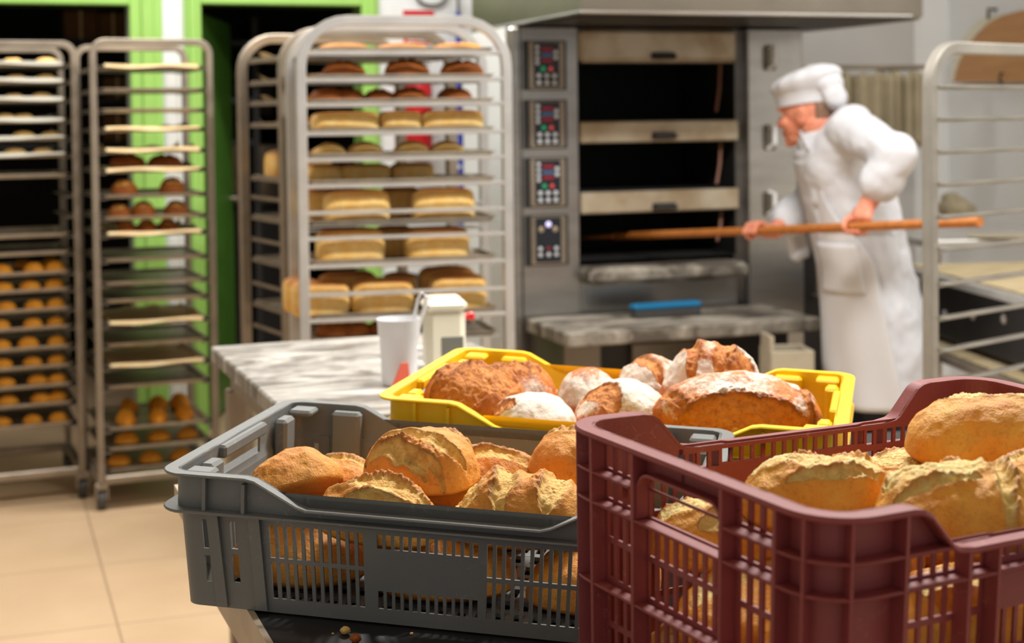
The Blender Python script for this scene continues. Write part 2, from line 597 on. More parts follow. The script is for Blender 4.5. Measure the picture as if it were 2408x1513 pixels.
def bread_mesh(name, mat, L, W, H, seed, slashes=(), nu=160, nv=90, lump=0.006, box=1.0, flour=0.0, bottom=0.22, pinch=0.0, top_dark=0.0, base_dark=0.72):
    """A loaf: rounded body on a flattened base, torn open along slashes (x0, y0, x1, y1, width, depth, ear) given in plan."""
    th = np.linspace(0, PI, nv + 1)
    ph = np.linspace(0, 2 * PI, nu, endpoint=False)
    T, Pp = np.meshgrid(th, ph, indexing='ij')
    T, Pp = T.ravel(), Pp.ravel()
    dx, dy, dz = np.sin(T) * np.cos(Pp), np.sin(T) * np.sin(Pp), np.cos(T)
    e = box
    sg = lambda a: np.sign(a) * np.abs(a) ** e
    x, y, z = sg(dx) * L / 2, sg(dy) * W / 2, sg(dz)
    if pinch:
        y = y * (1 - pinch * (2 * np.abs(x) / L) ** 2)
    z = np.where(z > 0, z * H * (1 - bottom), z * H * bottom)
    flat = -H * bottom * 0.82
    z = np.where(z < flat, flat + (z - flat) * 0.15, z)
    N = np.stack([dx / L, dy / W, dz / H], 1)
    N /= np.linalg.norm(N, axis=1)[:, None]
    P = np.stack([x, y, z], 1)
    top = sstep(-0.1, 0.35, dz)
    d0 = lump * fbm(P * 22 + seed * 3.1, seed, 3) + 0.0016 * fbm(P * 110, seed + 9, 3)
    disp = d0 * (0.35 + 0.65 * top)
    zlift = np.zeros(len(P))
    crumb = np.zeros(len(P))
    edge = np.zeros(len(P))
    for k, (x0, y0, x1, y1, wd, dp, ear) in enumerate(slashes):
        a = np.array([x0 * L / 2, y0 * W / 2]); b = np.array([x1 * L / 2, y1 * W / 2])
        ab = b - a; LL = np.linalg.norm(ab); ab = ab / LL
        q = P[:, :2] - a
        t = (q @ ab) / LL
        nrm = np.array([-ab[1], ab[0]])
        wob = fbm(np.stack([t * 5, t * 0 + k, t * 0], 1), seed + 31 + k, 4) * wd * 0.6 + fbm(P * 160, seed + 41 + k, 3) * wd * 0.14
        d = q @ nrm + wob
        lens = np.sqrt(np.clip(1 - (2 * t - 1) ** 2, 0, 1))
        hw = wd * lens + 1e-6
        ok = (t > 0) & (t < 1) & (dz > -0.12)
        r = np.where(ok, np.abs(d) / hw, 9)
        ins = np.where(ok, sstep(1.0, 0.82, r), 0)
        rough = fbm(P * np.array([150, 150, 150]), seed + 55 + k, 4, 0.6)
        strands = fbm(np.stack([t * 9, d * 420, t * 0], 1), seed + 77 + k, 3)
        zlift += ins * (-dp * np.clip(1 - r * r, 0, 1) + 0.0035 * rough + 0.0015 * strands)
        sd = np.sign(ear) if ear else 1
        g = np.exp(-((d * sd - hw * 1.06) / np.where(d * sd > hw * 1.06, 0.009, 0.0028)) ** 2) * lens * ok
        zlift += abs(ear) * g * (0.85 + 0.55 * fbm(P * 38, seed + 87, 2) + 0.5 * fbm(P * 260, seed + 88, 2))
        g2 = np.exp(-((d * sd + hw * 1.0) / 0.004) ** 2) * lens * ok
        zlift += abs(ear) * 0.35 * g2
        crumb = np.maximum(crumb, ins)
        eg = np.where(ok, np.exp(-((np.abs(d) - hw * 1.02) / 0.0024) ** 2) * lens, 0) * np.where(d * sd > 0, 1.0, 0.35)
        edge = np.maximum(edge, eg * (0.55 + 0.45 * fbm(P * 60, seed + 99, 2)))
    P = P + N * disp[:, None]
    P[:, 2] += zlift * 0.85
    P[:, :2] += N[:, :2] * (zlift * 0.5)[:, None]
    P[:, 2] -= P[:, 2].min()
    nb = fbm(P * 16, seed + 5, 3)
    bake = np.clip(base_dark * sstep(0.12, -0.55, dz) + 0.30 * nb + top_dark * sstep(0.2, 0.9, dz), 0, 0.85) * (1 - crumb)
    fl = np.clip(flour * sstep(-0.1, 0.55, dz) * (0.8 + 0.6 * nb), 0, 1) * (1 - crumb * 0.93) * (1 - 0.5 * edge)
    idx = np.arange((nv + 1) * nu).reshape(nv + 1, nu)
    a_, b_ = idx[:-1], idx[1:]
    F = np.stack([a_, b_, np.roll(b_, -1, 1), np.roll(a_, -1, 1)], 2).reshape(-1, 4)
    me = bpy.data.meshes.new(name)
    me.vertices.add(len(P)); me.loops.add(len(F) * 4); me.polygons.add(len(F))
    me.vertices.foreach_set('co', P.ravel())
    me.loops.foreach_set('vertex_index', F.ravel())
    me.polygons.foreach_set('loop_start', np.arange(len(F)) * 4)
    me.polygons.foreach_set('loop_total', np.full(len(F), 4))
    me.update(calc_edges=True)
    me.validate()
    bm = bmesh.new(); bm.from_mesh(me)
    lay = {}
    for nm in ('crumb', 'edge', 'bake', 'flour'):
        lay[nm] = bm.verts.layers.float.new(nm)
    vals = dict(crumb=crumb, edge=np.clip(edge, 0, 0.9), bake=bake, flour=fl)
    bm.verts.ensure_lookup_table()
    for nm in lay:
        l, vv = lay[nm], vals[nm]
        for i, v in enumerate(bm.verts):
            v[l] = float(vv[i])
    bmesh.ops.remove_doubles(bm, verts=bm.verts, dist=1e-6)
    bm.to_mesh(me); bm.free()
    me.materials.append(mat)
    me.polygons.foreach_set('use_smooth', [True] * len(me.polygons))
    return me
# ------------------------------------------------------------------ crates
def perim(a, b, r, ns, br):
    """Rounded rectangle, counter-clockwise from the front-left; br[side] = split positions along the straight part."""
    out = []
    def side(k):
        lim = (a - r) if k in (0, 2) else (b - r)
        us = sorted(set([-lim, lim] + [round(u, 5) for u in br[k] if -lim < u < lim]))
        if k in (2, 3):
            us = us[::-1]
        for u in us:
            if k == 0: out.append((u, -b, 0, -1, 0, u))
            if k == 1: out.append((a, u, 1, 0, 1, u))
            if k == 2: out.append((u, b, 0, 1, 2, u))
            if k == 3: out.append((-a, u, -1, 0, 3, u))
    def corner(cx, cy, a0):
        for i in range(1, ns):
            t = a0 + PI / 2 * i / ns
            out.append((cx + r * math.cos(t), cy + r * math.sin(t), math.cos(t), math.sin(t), -1, 0))
    side(0); corner(a - r, -b + r, -PI / 2)
    side(1); corner(a - r, b - r, 0)
    side(2); corner(-a + r, b - r, PI / 2)
    side(3); corner(-a + r, -b + r, PI)
    return out

def band(mb, pts, zs, scale, th, hole=None, prof=None):
    n, m = len(pts), len(zs)
    def pos(i, j, w):
        x, y, nx, ny, sd, u = pts[i]
        z = zs[j]
        if prof is not None and j == m - 1:
            z = prof(pts[i])
        sx, sy = scale(z)
        return (x * sx + nx * w, y * sy + ny * w, z)
    solid = [[True] * (m - 1) for _ in range(n)]
    if hole:
        for i in range(n):
            i2 = (i + 1) % n
            if pts[i][4] == pts[i2][4] and pts[i][4] >= 0:
                um = (pts[i][5] + pts[i2][5]) / 2
                for j in range(m - 1):
                    if hole(pts[i][4], um, (zs[j] + zs[j + 1]) / 2):
                        solid[i][j] = False
    vs = {}
    V, Fc = [], []
    def vid(i, j, k):
        key = (i % n, j, k)
        if key not in vs:
            vs[key] = len(V)
            V.append(pos(i % n, j, -th if k else 0.0))
        return vs[key]
    for i in range(n):
        for j in range(m - 1):
            if not solid[i][j]:
                continue
            Fc.append((vid(i, j, 0), vid(i + 1, j, 0), vid(i + 1, j + 1, 0), vid(i, j + 1, 0)))
            Fc.append((vid(i, j, 1), vid(i, j + 1, 1), vid(i + 1, j + 1, 1), vid(i + 1, j, 1)))
            if not solid[(i - 1) % n][j]:
                Fc.append((vid(i, j, 0), vid(i, j + 1, 0), vid(i, j + 1, 1), vid(i, j, 1)))
            if not solid[(i + 1) % n][j]:
                Fc.append((vid(i + 1, j, 0), vid(i + 1, j, 1), vid(i + 1, j + 1, 1), vid(i + 1, j + 1, 0)))
            if j == 0 or not solid[i][j - 1]:
                Fc.append((vid(i, j, 0), vid(i, j, 1), vid(i + 1, j, 1), vid(i + 1, j, 0)))
            if j == m - 2 or not solid[i][j + 1]:
                Fc.append((vid(i, j + 1, 0), vid(i + 1, j + 1, 0), vid(i + 1, j + 1, 1), vid(i, j + 1, 1)))
    mb.add(V, Fc)

def flange(mb, pts, zf, scale, w0, w1, t, lip=0.0):
    """A ledge that follows the wall's outline; w1 may depend on the point."""
    n = len(pts)
    V, Fc = [], []
    for p in pts:
        x, y, nx, ny, sd, u = p
        z = zf(p)
        sx, sy = scale(z)
        ww = w1(p) if callable(w1) else w1
        w00 = w0(p) if callable(w0) else w0
        for w, zz in ((w00, z - t), (ww - t * .4, z - t - lip), (ww, z - t * 0.5 - lip), (ww - t * .4, z), (w00, z)):
            V.append((x * sx + nx * w, y * sy + ny * w, zz))
    for i in range(n):
        i2 = (i + 1) % n
        for k in range(5):
            k2 = (k + 1) % 5
            Fc.append((i * 5 + k, i2 * 5 + k, i2 * 5 + k2, i * 5 + k2))
    mb.add(V, Fc)

def vrib(mb, p, z0, z1, scale, w0, w1, t):
    x, y, nx, ny, sd, u = p
    tx, ty = -ny, nx
    V = []
    for z in (z0, z1):
        sx, sy = scale(z)
        for w in (w0, w1):
            for s in (-1, 1):
                V.append((x * sx + nx * w + tx * s * t / 2, y * sy + ny * w + ty * s * t / 2, z))
    mb.add(V, [(0, 1, 3, 2), (4, 6, 7, 5), (0, 4, 5, 1), (2, 3, 7, 6), (0, 2, 6, 4), (1, 5, 7, 3)])

def lerp_prof(stops):
    def f(u):
        u = abs(u)
        for (u0, z0), (u1, z1) in zip(stops, stops[1:]):
            if u <= u1:
                t = (u - u0) / (u1 - u0)
                t = max(0, min(1, t))
                return z0 + (z1 - z0) * t
        return stops[-1][1]
    return f

TILT = -0.034
ZT = 0.906
TILTY = 0.022
def table_z(x, y):
    return ZT + TILT * x + TILTY * (y - 1.8)
TROT = Matrix.Rotation(-math.atan(TILT), 4, 'Y') @ Matrix.Rotation(math.atan(TILTY), 4, 'X')   # leans what stands on the table the way the table leans

def crate_matrix(cx, cy, yaw):
    return Matrix.Translation((cx, cy, table_z(cx, cy) + 0.0015)) @ TROT @ Matrix.Rotation(yaw, 4, 'Z')

def bread_crate(name, mat, mw, label):
    """Stack-and-nest bread crate: slotted sloping walls, a ledge half way up, a rim that dips along the long sides."""
    H, ZL = 0.152, 0.112
    lowz = 0.123
    hi = lambda u: lerp_prof([(0, lowz), (0.127, lowz), (0.138, lowz + .003), (0.186, H - .002), (0.197, H), (0.4, H)])(u)
    def prof(p):
        if p[4] in (0, 2):
            return hi(p[5])
        if p[4] in (1, 3):
            return H
        return H
    a0, b0, r = 0.285, 0.186, 0.018
    def scale(z):
        k = min(1.0, z / ZL)
        return (0.962 + 0.028 * k + (0.01 if z > ZL - .004 else 0), 0.93 + 0.055 * k + (0.015 if z > ZL - .004 else 0))
    # slots of the long sides
    groups = []
    p, w = 0.0102, 0.0062
    slots = []
    for k in range(11):
        u = 0.0690 + k * p
        slots.append((u, u + w, 0.062, 0.099)); slots.append((u, u + w, 0.016, 0.057))
    for k in range(12):
        u = -0.0535 + k * 0.0097
        if u >= 0 or True:
            slots.append((u, u + w, 0.083, 0.099)); slots.append((u, u + w, 0.016, 0.036))
    slots.append((0.2495, 0.2560, 0.066, 0.099)); slots.append((0.2495, 0.2560, 0.028, 0.058)); slots.append((0.2150, 0.2230, 0.068, 0.099)); slots.append((0.2150, 0.2230, 0.030, 0.062))
    sl2 = [s for s in slots] + [(-s[1], -s[0], s[2], s[3]) for s in slots if s[0] > 0.06]
    u_long = sorted(set([round(x, 5) for s in sl2 for x in s[:2]]))
    ends = [(-0.045 + k * 0.0098, -0.045 + k * 0.0098 + w, 0.022, 0.055) for k in range(10)] + [(-0.155, -0.146, 0.03, 0.095), (0.146, 0.155, 0.03, 0.095)]
    u_end = sorted(set([round(x, 5) for s in ends for x in s[:2]] + [-0.062, 0.062]))
    zs = sorted(set([0.0, 0.105] + [x for s in sl2 for x in s[2:]] + [0.03, 0.055, 0.022, 0.095]))
    def hole(sd, u, z):
        if sd in (0, 2):
            return any(s[0] < u < s[1] and s[2] < z < s[3] for s in sl2)
        return any(s[0] < u < s[1] and s[2] < z < s[3] for s in ends)
    def hole_up(sd, u, z):
        return sd in (1, 3) and abs(u) < 0.062 and 0.1135 < z < 0.136
    root = empty(name, (0, 0, 0), 0, label, 'crate', mat=mw)
    pts = perim(a0, b0, r, 6, [u_long, u_end, u_long, u_end])
    mb = MB()
    band(mb, pts, zs, scale, 0.0028, hole)
    # floor with a grid of openings
    fl = MB()
    for k in range(25):
        u = -0.25 + k * 0.5 / 24
        mb.lohi((u - .005, -0.16, 0.002), (u + .005, 0.16, 0.006))
    for k in range(9):
        v = -0.16 + k * 0.04
        mb.lohi((-0.255, v - .006, 0.0015), (0.255, v + .006, 0.0065))
    # pillars that stiffen the walls
    for s in (-1, 1):
        for u in (-0.238, -0.19, 0.19, 0.238):
            vrib(mb, (u, s * b0, 0, s, 0, u), 0.002, ZL - .002, scale, -0.006, 0.0045, 0.013)
    mb.build('walls', mat, root)
    prof_us = sorted([s * u for u in (0.127, 0.13, 0.134, 0.138, 0.146, 0.155, 0.165, 0.176, 0.186, 0.19, 0.197) for s in (-1, 1)] + [0.0, 0.06, -0.06])
    eu = [-0.12, -0.1, -0.062, 0.062, 0.1, 0.12]
    pt2 = perim(a0, b0, r, 6, [prof_us, eu, prof_us, eu])
    up = MB()
    band(up, pt2, [0.105, 0.1135, 0.125, 0.136, H], scale, 0.0028, hole_up, prof)
    # stepped pads inside the corners and along the raised ends
    for sx in (-1, 1):
        for sy in (-1, 1):
            if sy > 0: up.lohi((sx * 0.205 - .02, sy * 0.172 - .009, 0.03), (sx * 0.205 + .02, sy * 0.172 + .009, H - .006), 0.004)
            up.lohi((sx * 0.270 - .009, sy * 0.115 - .017, 0.03), (sx * 0.270 + .009, sy * 0.115 + .017, H - .006), 0.004)
            up.lohi((sx * 0.262 - .016, sy * 0.163 - .016, H - .012), (sx * 0.262 + .016, sy * 0.163 + .016, H - .0035), 0.003)
        for u in (0.245,):
            up.lohi((sx * u - .002, -b0 - .0085, ZL), (sx * u + .002, -b0 + .001, H - .002))
            up.lohi((sx * u - .002, b0 - .001, ZL), (sx * u + .002, b0 + .0085, H - .002))
        up.lohi((sx * 0.2 - .002, -b0 - .0085, ZL), (sx * 0.2 + .002, -b0 + .001, H - .008))
        up.lohi((sx * 0.2 - .002, b0 - .001, ZL), (sx * 0.2 + .002, b0 + .0085, H - .008))
    up.build('upper_walls', mat, root)
    rim = MB()
    flange(rim, pt2, prof, scale, -0.003, lambda p: 0.0135 if p[4] in (0, 2) else 0.0155, 0.0032)
    rim.build('rim', mat, root)
    led = MB()
    flange(led, pt2, lambda p: ZL, scale, -0.001, lambda p: 0.0135 if p[4] in (0, 2) else 0.0155, 0.0032)
    led.build('ledge', mat, root)
    for s in (-1, 1):
        hd = MB()
        hd.lohi((s * 0.2795 - .006, -0.066, 0.1355), (s * 0.2795 + .006, 0.066, H - .001), 0.003)
        hd.build('handle', mat, root)
    return root

def veg_crate(name, mat, mw, label):
    """Deep ribbed crate: slotted walls stiffened by ledges and upright ribs, cut-away handle holes, dipping long rims."""
    H = 0.324
    a0, b0, r = 0.288, 0.188, 0.036
    low = H - 0.042
    hi = lerp_prof([(0, low), (0.135, low), (0.153, low + .0025), (0.160, low + .006), (0.188, H - .006), (0.197, H - .0015), (0.208, H), (0.4, H)])
    prof = lambda p: hi(p[5]) if p[4] in (0, 2) else H
    def scale(z):
        k = z / H
        return (0.965 + 0.035 * k, 0.955 + 0.045 * k)
    r1, r2, r3, r4 = H - 0.038, H - 0.068, H - 0.150, H - 0.240
    ribz = (r2, r3, r4, .012)
    w, p = 0.0106, 0.0152
    LS, ES = [], []
    rows_side = [(r1 - .027, r1 - .010), (r2 - .036, r2 - .004), (r2 - .077, r2 - .042), (r3 - .040, r3 - .004), (r3 - .084, r3 - .046), (r4 - .036, r4 - .004), (r4 - .072, r4 - .042)]
    for k in range(7):
        u = 0.108 + k * p
        for z0, z1 in rows_side:
            LS.append((u, u + w, z0, z1))
    for k in range(14):
        u = -0.104 + k * p
        LS.append((u, u + w, r1 - .024, r1 - .004))
        for z0, z1 in rows_side[2:]:
            LS.append((u, u + w, z0, z1))
    LS2 = [s for s in LS] + [(-s[1], -s[0], s[2], s[3]) for s in LS if s[0] > 0.105]
    er = [(r1 + .003, H - .006), (r2 + .003, r1 - .003), (r2 - .036, r2 - .004), (r2 - .077, r2 - .042), (r3 - .040, r3 - .004), (r3 - .084, r3 - .046), (r4 - .036, r4 - .004), (r4 - .072, r4 - .042)]
    for k in range(9):
        u = -0.0665 + k * 0.0150
        for z0, z1 in er[2:]:
            ES.append((u, u + w * .95, z0, z1))
    for k in range(4):
        u = 0.0750 + k * 0.0165
        for z0, z1 in er:
            ES.append((u, u + w, z0, z1)); ES.append((-u - w, -u, z0, z1))
    hs = [(-0.062, 0.062)]
    ul = sorted(set(round(x, 5) for s in LS2 for x in s[:2]))
    hu = [round(0.062 * math.sin(t * PI / 16), 5) for t in range(9)]
    ue = sorted(set([round(x, 5) for s in ES for x in s[:2]] + hu + [-x for x in hu]))
    zs = sorted(set([0.0, low - .006, r1 - .003] + [x for s in LS2 + ES for x in s[2:]]))
    def hole(sd, u, z):
        if sd in (0, 2):
            return any(s[0] < u < s[1] and s[2] < z < s[3] for s in LS2)
        if any(s[0] < u < s[1] and s[2] < z < s[3] for s in ES):
            return True
        if abs(u) < 0.062 and r2 + .002 < z < H - 0.024:
            cx = 0.062 - 0.016
            if abs(u) > cx and z > H - 0.040:
                return ((abs(u) - cx) / 0.016) ** 2 + ((z - (H - 0.040)) / 0.016) ** 2 < 1
            return True
        return False
    zs = sorted(set(zs + [H - 0.040 + 0.016 * math.sin(t * PI / 12) for t in range(7)] + [r2 + .002]))
    zs = [z for i, z in enumerate(zs) if z < H - .002] 
    root = empty(name, (0, 0, 0), 0, label, 'crate', mat=mw)
    pu = [s * u for u in (0.135, 0.153, 0.160, 0.174, 0.188, 0.197, 0.208) for s in (-1, 1)]
    pts = perim(a0, b0, r, 8, [sorted(set(ul + pu)), ue, sorted(set(ul + pu)), ue])
    mb = MB()
    zlow = [z for z in zs if z <= low - .006 + 1e-9]
    band(mb, pts, zlow, scale, 0.003, hole)
    # the raised part: short sides and corners full height, long sides up to the dipping rim
    ztop = [low - .006] + [z for z in zs if z > low - .006 + 1e-6] + [H]
    def band_top():
        n = len(pts)
        runs = []
        for j in range(len(ztop) - 1):
            z0, z1 = ztop[j], ztop[j + 1]
            for i in range(n):
                i2 = (i + 1) % n
                pa, pb = pts[i], pts[i2]
                if pa[4] == pb[4] and pa[4] >= 0 and hole(pa[4], (pa[5] + pb[5]) / 2, (z0 + z1) / 2):
                    continue
                q = []
                for pp, zz in ((pa, z0), (pb, z0), (pb, z1), (pa, z1)):
                    zz = min(zz, prof(pp))
                    sx, sy = scale(zz)
                    q.append((pp, zz, sx, sy))
                if abs(q[0][1] - q[3][1]) + abs(q[1][1] - q[2][1]) < 1e-6:
                    continue
                o = [(pp[0] * sx, pp[1] * sy, zz) for pp, zz, sx, sy in q]
                inn = [(pp[0] * sx - pp[2] * .003, pp[1] * sy - pp[3] * .003, zz) for pp, zz, sx, sy in q]
                mb.add(o + inn, [(0, 1, 2, 3), (4, 7, 6, 5), (0, 3, 7, 4), (1, 5, 6, 2), (0, 4, 5, 1), (3, 2, 6, 7)])
    band_top()
    for k in range(21):
        u = -0.26 + k * 0.026
        mb.lohi((u - .006, -0.165, 0.002), (u + .006, 0.165, 0.006))
    for k in range(9):
        v = -0.16 + k * 0.04
        mb.lohi((-0.265, v - .006, 0.0015), (0.265, v + .006, 0.0065))
    mb.build('walls', mat, root)
    rb = MB()
    for z in ribz:
        flange(rb, pts, lambda p, z=z: z, scale, -0.0005, 0.0165, 0.003)
    # the upper ledge runs along the ends, the corners and the raised stretches only
    r1p = lambda p: r1 if (p[4] not in (0, 2) or abs(p[5]) > 0.1) else r1 - 0.0015
    flange(rb, pts, r1p, scale, -0.0005, lambda p: 0.0165 if (p[4] in (1, 3, -1) and not (p[4] in (1, 3) and abs(p[5]) < 0.064)) or (p[4] in (0, 2) and abs(p[5]) > 0.155) else 0.0, 0.003)
    for s in (-1, 1):
        for u in (-0.215, -0.140, -0.104, 0.104, 0.140, 0.215):
            top = hi(u) - .002
            vrib(rb, (u, s * b0, 0, s, 0, u), 0.004, top, scale, -0.001, 0.0165, 0.0035)
        for u in (-0.140, -0.068, 0.068, 0.140):
            vrib(rb, (s * a0, u, s, 0, 1, u), 0.004, H - .002, scale, -0.001, 0.0165, 0.0045)
    cn = [p for p in pts if p[4] == -1]
    for q in range(4):
        seg = cn[q * 7:(q + 1) * 7]
        for k in (1, 5):
            vrib(rb, seg[k], 0.004, H - .002, scale, -0.001, 0.0165, 0.003)
    rb.build('ribs', mat, root)
    rm = MB()
    flange(rm, pts, prof, scale, -0.0035, 0.0175, 0.0045, 0.0012)
    rm.build('rim', mat, root)
    for s in (-1, 1):
        hd = MB()
        # collar round the handle hole
        path = [(s * (a0 + .002), -0.064, r2 + .002)]
        for t in range(9):
            an = PI - PI / 2 * t / 8
            path.append((s * (a0 + .003), -0.064 + 0.018 + 0.018 * math.cos(an), H - 0.040 + 0.018 * math.sin(an)))
        for t in range(9):
            an = PI / 2 - PI / 2 * t / 8
            path.append((s * (a0 + .003), 0.064 - 0.018 + 0.018 * math.cos(an), H - 0.040 + 0.018 * math.sin(an)))
        path.append((s * (a0 + .002), 0.064, r2 + .002))
        hd.sweep(path, [(-.0015, -.009), (.0015, -.009), (.0015, .009), (-.0015, .009)], True, (1, 0, 0))
        hd.build('handle', mat, root)
    return root
# ------------------------------------------------------------------ room
YAW = 0.34
U = Vector((math.cos(YAW), math.sin(YAW), 0))
V = Vector((-math.sin(YAW), math.cos(YAW), 0))
W0 = Vector((-1.98, 6.62, 0))
def wall_s(px, py=400):
    return (onplane(px, py, W0, YAW) - W0).dot(U)
def wall_z(px, py):
    return onplane(px, py, W0, YAW).z
CEIL = 3.3
def room_empty_mat():
    return Matrix.Translation(W0) @ Matrix.Rotation(YAW, 4, 'Z')
RM = room_empty_mat()
def struct(name, mb, mat, mw=None, smooth=0):
    o = mb.build(name, mat, None, smooth)
    if mw is not None:
        o.matrix_world = mw
    return tag(o, kind='structure')

fl = MB(); fl.lohi((-7, -9, -0.05), (7, 3, 0))
o = struct('floor', fl, M['floor'], RM)
c = MB(); c.lohi((-5, -9, CEIL), (6, 3, CEIL + .1)); struct('ceiling', c, M['ceiling'], RM)
sL1 = wall_s(310); sL2 = wall_s(478); sR2 = wall_s(853); sC = wall_s(2232)
zh1 = 1.965; zh2 = 1.975
wb = MB()
TH = 0.14
wb.lohi((-4.2, 0, 0), (sL1 - 1.3, TH, CEIL))
wb.lohi((sL1 - 1.3, 0, zh1), (sL1, TH, CEIL))
wb.lohi((sL1, 0, 0), (sL2, TH, CEIL))
wb.lohi((sL2, 0, zh2), (sR2, TH, CEIL))
wb.lohi((sR2, 0, 0), (sC, TH, CEIL))
struct('wall_back', wb, M['wall'], RM)
wr = MB(); wr.lohi((sC, -7, 0), (sC + TH, TH, CEIL)); struct('wall_right', wr, M['wall'], RM)
wl = MB(); wl.lohi((-4.34, -7, 0), (-4.2, TH, CEIL)); struct('wall_left', wl, M['wall'], RM)
# glazed tiles between the two doorways
tl = MB(); tl.lohi((sL1 + .155, -0.012, 0), (sL2 - .07, 0.0, wall_z(400, 160))); struct('trim_1', tl, M['tiles'], RM)
# green door frames
def frame(name, s0, s1, zt, w, wl_=None):
    m = MB()
    m.lohi((s1, -0.03, 0), (s1 + w, TH + .02, zt + w), .006)
    m.lohi((s1 + w * .35, -0.045, 0), (s1 + w * .75, -0.02, zt + w), .006)
    m.lohi((s0 - (wl_ or w), -0.03, 0), (s0, TH + .02, zt + w), .006)
    m.lohi((s0 - (wl_ or w) * .75, -0.045, 0), (s0 - (wl_ or w) * .3, -0.02, zt + w), .006)
    m.lohi((s0, -0.03, zt), (s1, TH + .02, zt + w), .006)
    o = m.build(name, M['green'], None, 30)
    o.matrix_world = RM
    tag(o, kind='structure')
    return o
frame('door_1', sL1 - 1.3, sL1, zh1, 0.142)
d2 = frame('door_2', sL2, sR2, zh2, 0.082, 0.075)
leaf = MB(); leaf.lohi((0, 0, 0.01), (0.80, 0.045, 1.95), .01)
lf = leaf.build('door_leaf', M['green_dark'], d2, 30)
lf.location = (sL2 + .012, TH - 0.03, 0)
lf.rotation_euler = (0, 0, math.radians(71))
hn = MB(); hn.tube([(0.72, 0, 1.05), (0.72, -.05, 1.05), (0.6, -.05, 1.05)], .009); hn.build('door_handle', M['steel_dull'], lf)
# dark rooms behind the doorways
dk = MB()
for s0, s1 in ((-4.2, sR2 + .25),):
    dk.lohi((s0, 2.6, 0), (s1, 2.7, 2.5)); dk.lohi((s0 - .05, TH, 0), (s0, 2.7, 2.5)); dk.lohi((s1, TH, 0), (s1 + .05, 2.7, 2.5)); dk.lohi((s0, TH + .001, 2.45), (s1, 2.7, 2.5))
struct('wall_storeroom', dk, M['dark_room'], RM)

def rloc(s, t, z=0):
    return W0 + U * s + V * t + Vector((0, 0, z))

# boxes on a shelf inside the left doorway
def ibox(px0, px1, py0, py1, t, label, mat, name='cardboard_box', cat='box'):
    P0 = W0 + V * t
    a = onplane(px0, py1, P0, YAW); b = onplane(px1, py0, P0, YAW)
    w = (b - a).dot(U); h = b.z - a.z
    a.z = min((q for q in SHZ), key=lambda q: abs(q - a.z)) + .001
    root = empty(name, a, YAW, label, cat, 'boxes in the dark storeroom')
    m = MB(); m.lohi((0, 0, 0), (w, .35, h), .004); m.build('carton', mat, root, 0)
    l = MB(); l.lohi((w * .46, -.002, 0), (w * .54, 0, h)); l.build('tape', M['paper'], root, 0)
    return root
shelf_t = 1.2
SHZ = [onplane(160, py, W0 + V * shelf_t, YAW).z - .002 for py in (92, 232, 335)]
sh = empty('storage_shelf', rloc(sL1 - 1.25, shelf_t - .02), YAW, 'dark shelving with cartons seen through the left doorway', 'shelf')
for px, py in ((0, 92), (0, 232), (0, 335)):
    z = onplane(160, py, W0 + V * shelf_t, YAW).z
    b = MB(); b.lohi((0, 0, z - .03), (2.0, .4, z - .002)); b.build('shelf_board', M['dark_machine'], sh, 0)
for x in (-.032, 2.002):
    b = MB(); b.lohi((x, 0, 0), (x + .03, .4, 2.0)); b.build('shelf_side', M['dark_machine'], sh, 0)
ibox(152, 228, 25, 92, shelf_t, 'dim brown carton on the storeroom shelf, left of two at door top', M['cardboard'])
ibox(232, 300, 30, 92, shelf_t, 'dim brown carton on the storeroom shelf, right of two at door top', M['cardboard'])
ibox(246, 306, 182, 232, shelf_t, 'dim brown carton on the middle storeroom shelf behind the second rack', M['cardboard'])
ibox(246, 308, 270, 335, shelf_t, 'dim brown carton on the low storeroom shelf behind the second rack', M['cardboard'])
# a mixer standing in the dark of the right doorway
mx = empty('dough_mixer', onplane(588, 400, W0 + V * 2.1, YAW) * 1.0, YAW, 'dim dough mixer standing inside the right doorway', 'mixer')
mx.location.z = 0
b = MB(); b.lohi((-.32, -.3, 0), (.32, .35, .95), .03); b.build('base', M['dark_machine'], mx)
b = MB(); b.lathe([(0, .9), (.2, .9), (.33, 1.05), (.36, 1.3), (.35, 1.3), (.32, 1.06), (.19, .93), (0, .93)], 28); b.build('bowl', M['steel_dull'], mx)
b = MB(); b.lohi((-.16, -.2, 1.42), (.16, .45, 1.72), .06); b.lohi((-.12, .3, .9), (.12, .45, 1.5), .03); b.build('head', M['dark_machine'], mx)
b = MB(); b.lohi((-.11, -.204, 1.60), (.11, -.2, 1.68)); b.build('control_strip', M['screen'], mx, 0)
# fire hose sign, extinguisher, pipe and cable on the wall
def wall_thing(name, px, py, label, cat, t=-0.002):
    p = onplane(px, py, W0 + V * t, YAW)
    return empty(name, p, YAW, label, cat)
sg = wall_thing('fire_sign', 984, 64, 'red square fire hose sign on the white wall behind the tall rack', 'sign')
m = MB(); m.lohi((-.082, -.006, -.085), (.082, 0, .085)); m.build('backing', M['white'], sg, 0)
m = MB(); m.lohi((-.077, -.0075, -.08), (.077, -.005, .08)); m.build('panel', M['red'], sg, 0)
m = MB()
m.tube([(.03 + .034 * math.cos(a * .4), -.009, .01 + .034 * math.sin(a * .4)) for a in range(17)], .006, 6)
m.tube([(.03 + .016 * math.cos(a * .6), -.009, .01 + .016 * math.sin(a * .6)) for a in range(11)], .005, 6)
m.tube([(.0, -.009, .02), (-.03, -.009, .045), (-.05, -.009, .02), (-.045, -.009, -.04)], .005, 6)
m.bar((-.045, -.009, -.035), (-.04, -.009, -.062), .016, .004)
m.tube([(-.06, -.009, -.065), (.06, -.009, -.065)], .004, 6)
m.build('hose_symbol', M['white'], sg, 0)
ex = wall_thing('fire_extinguisher', 985, 372, 'red fire extinguisher hanging on the white wall behind the tall rack', 'fire extinguisher', -.09)
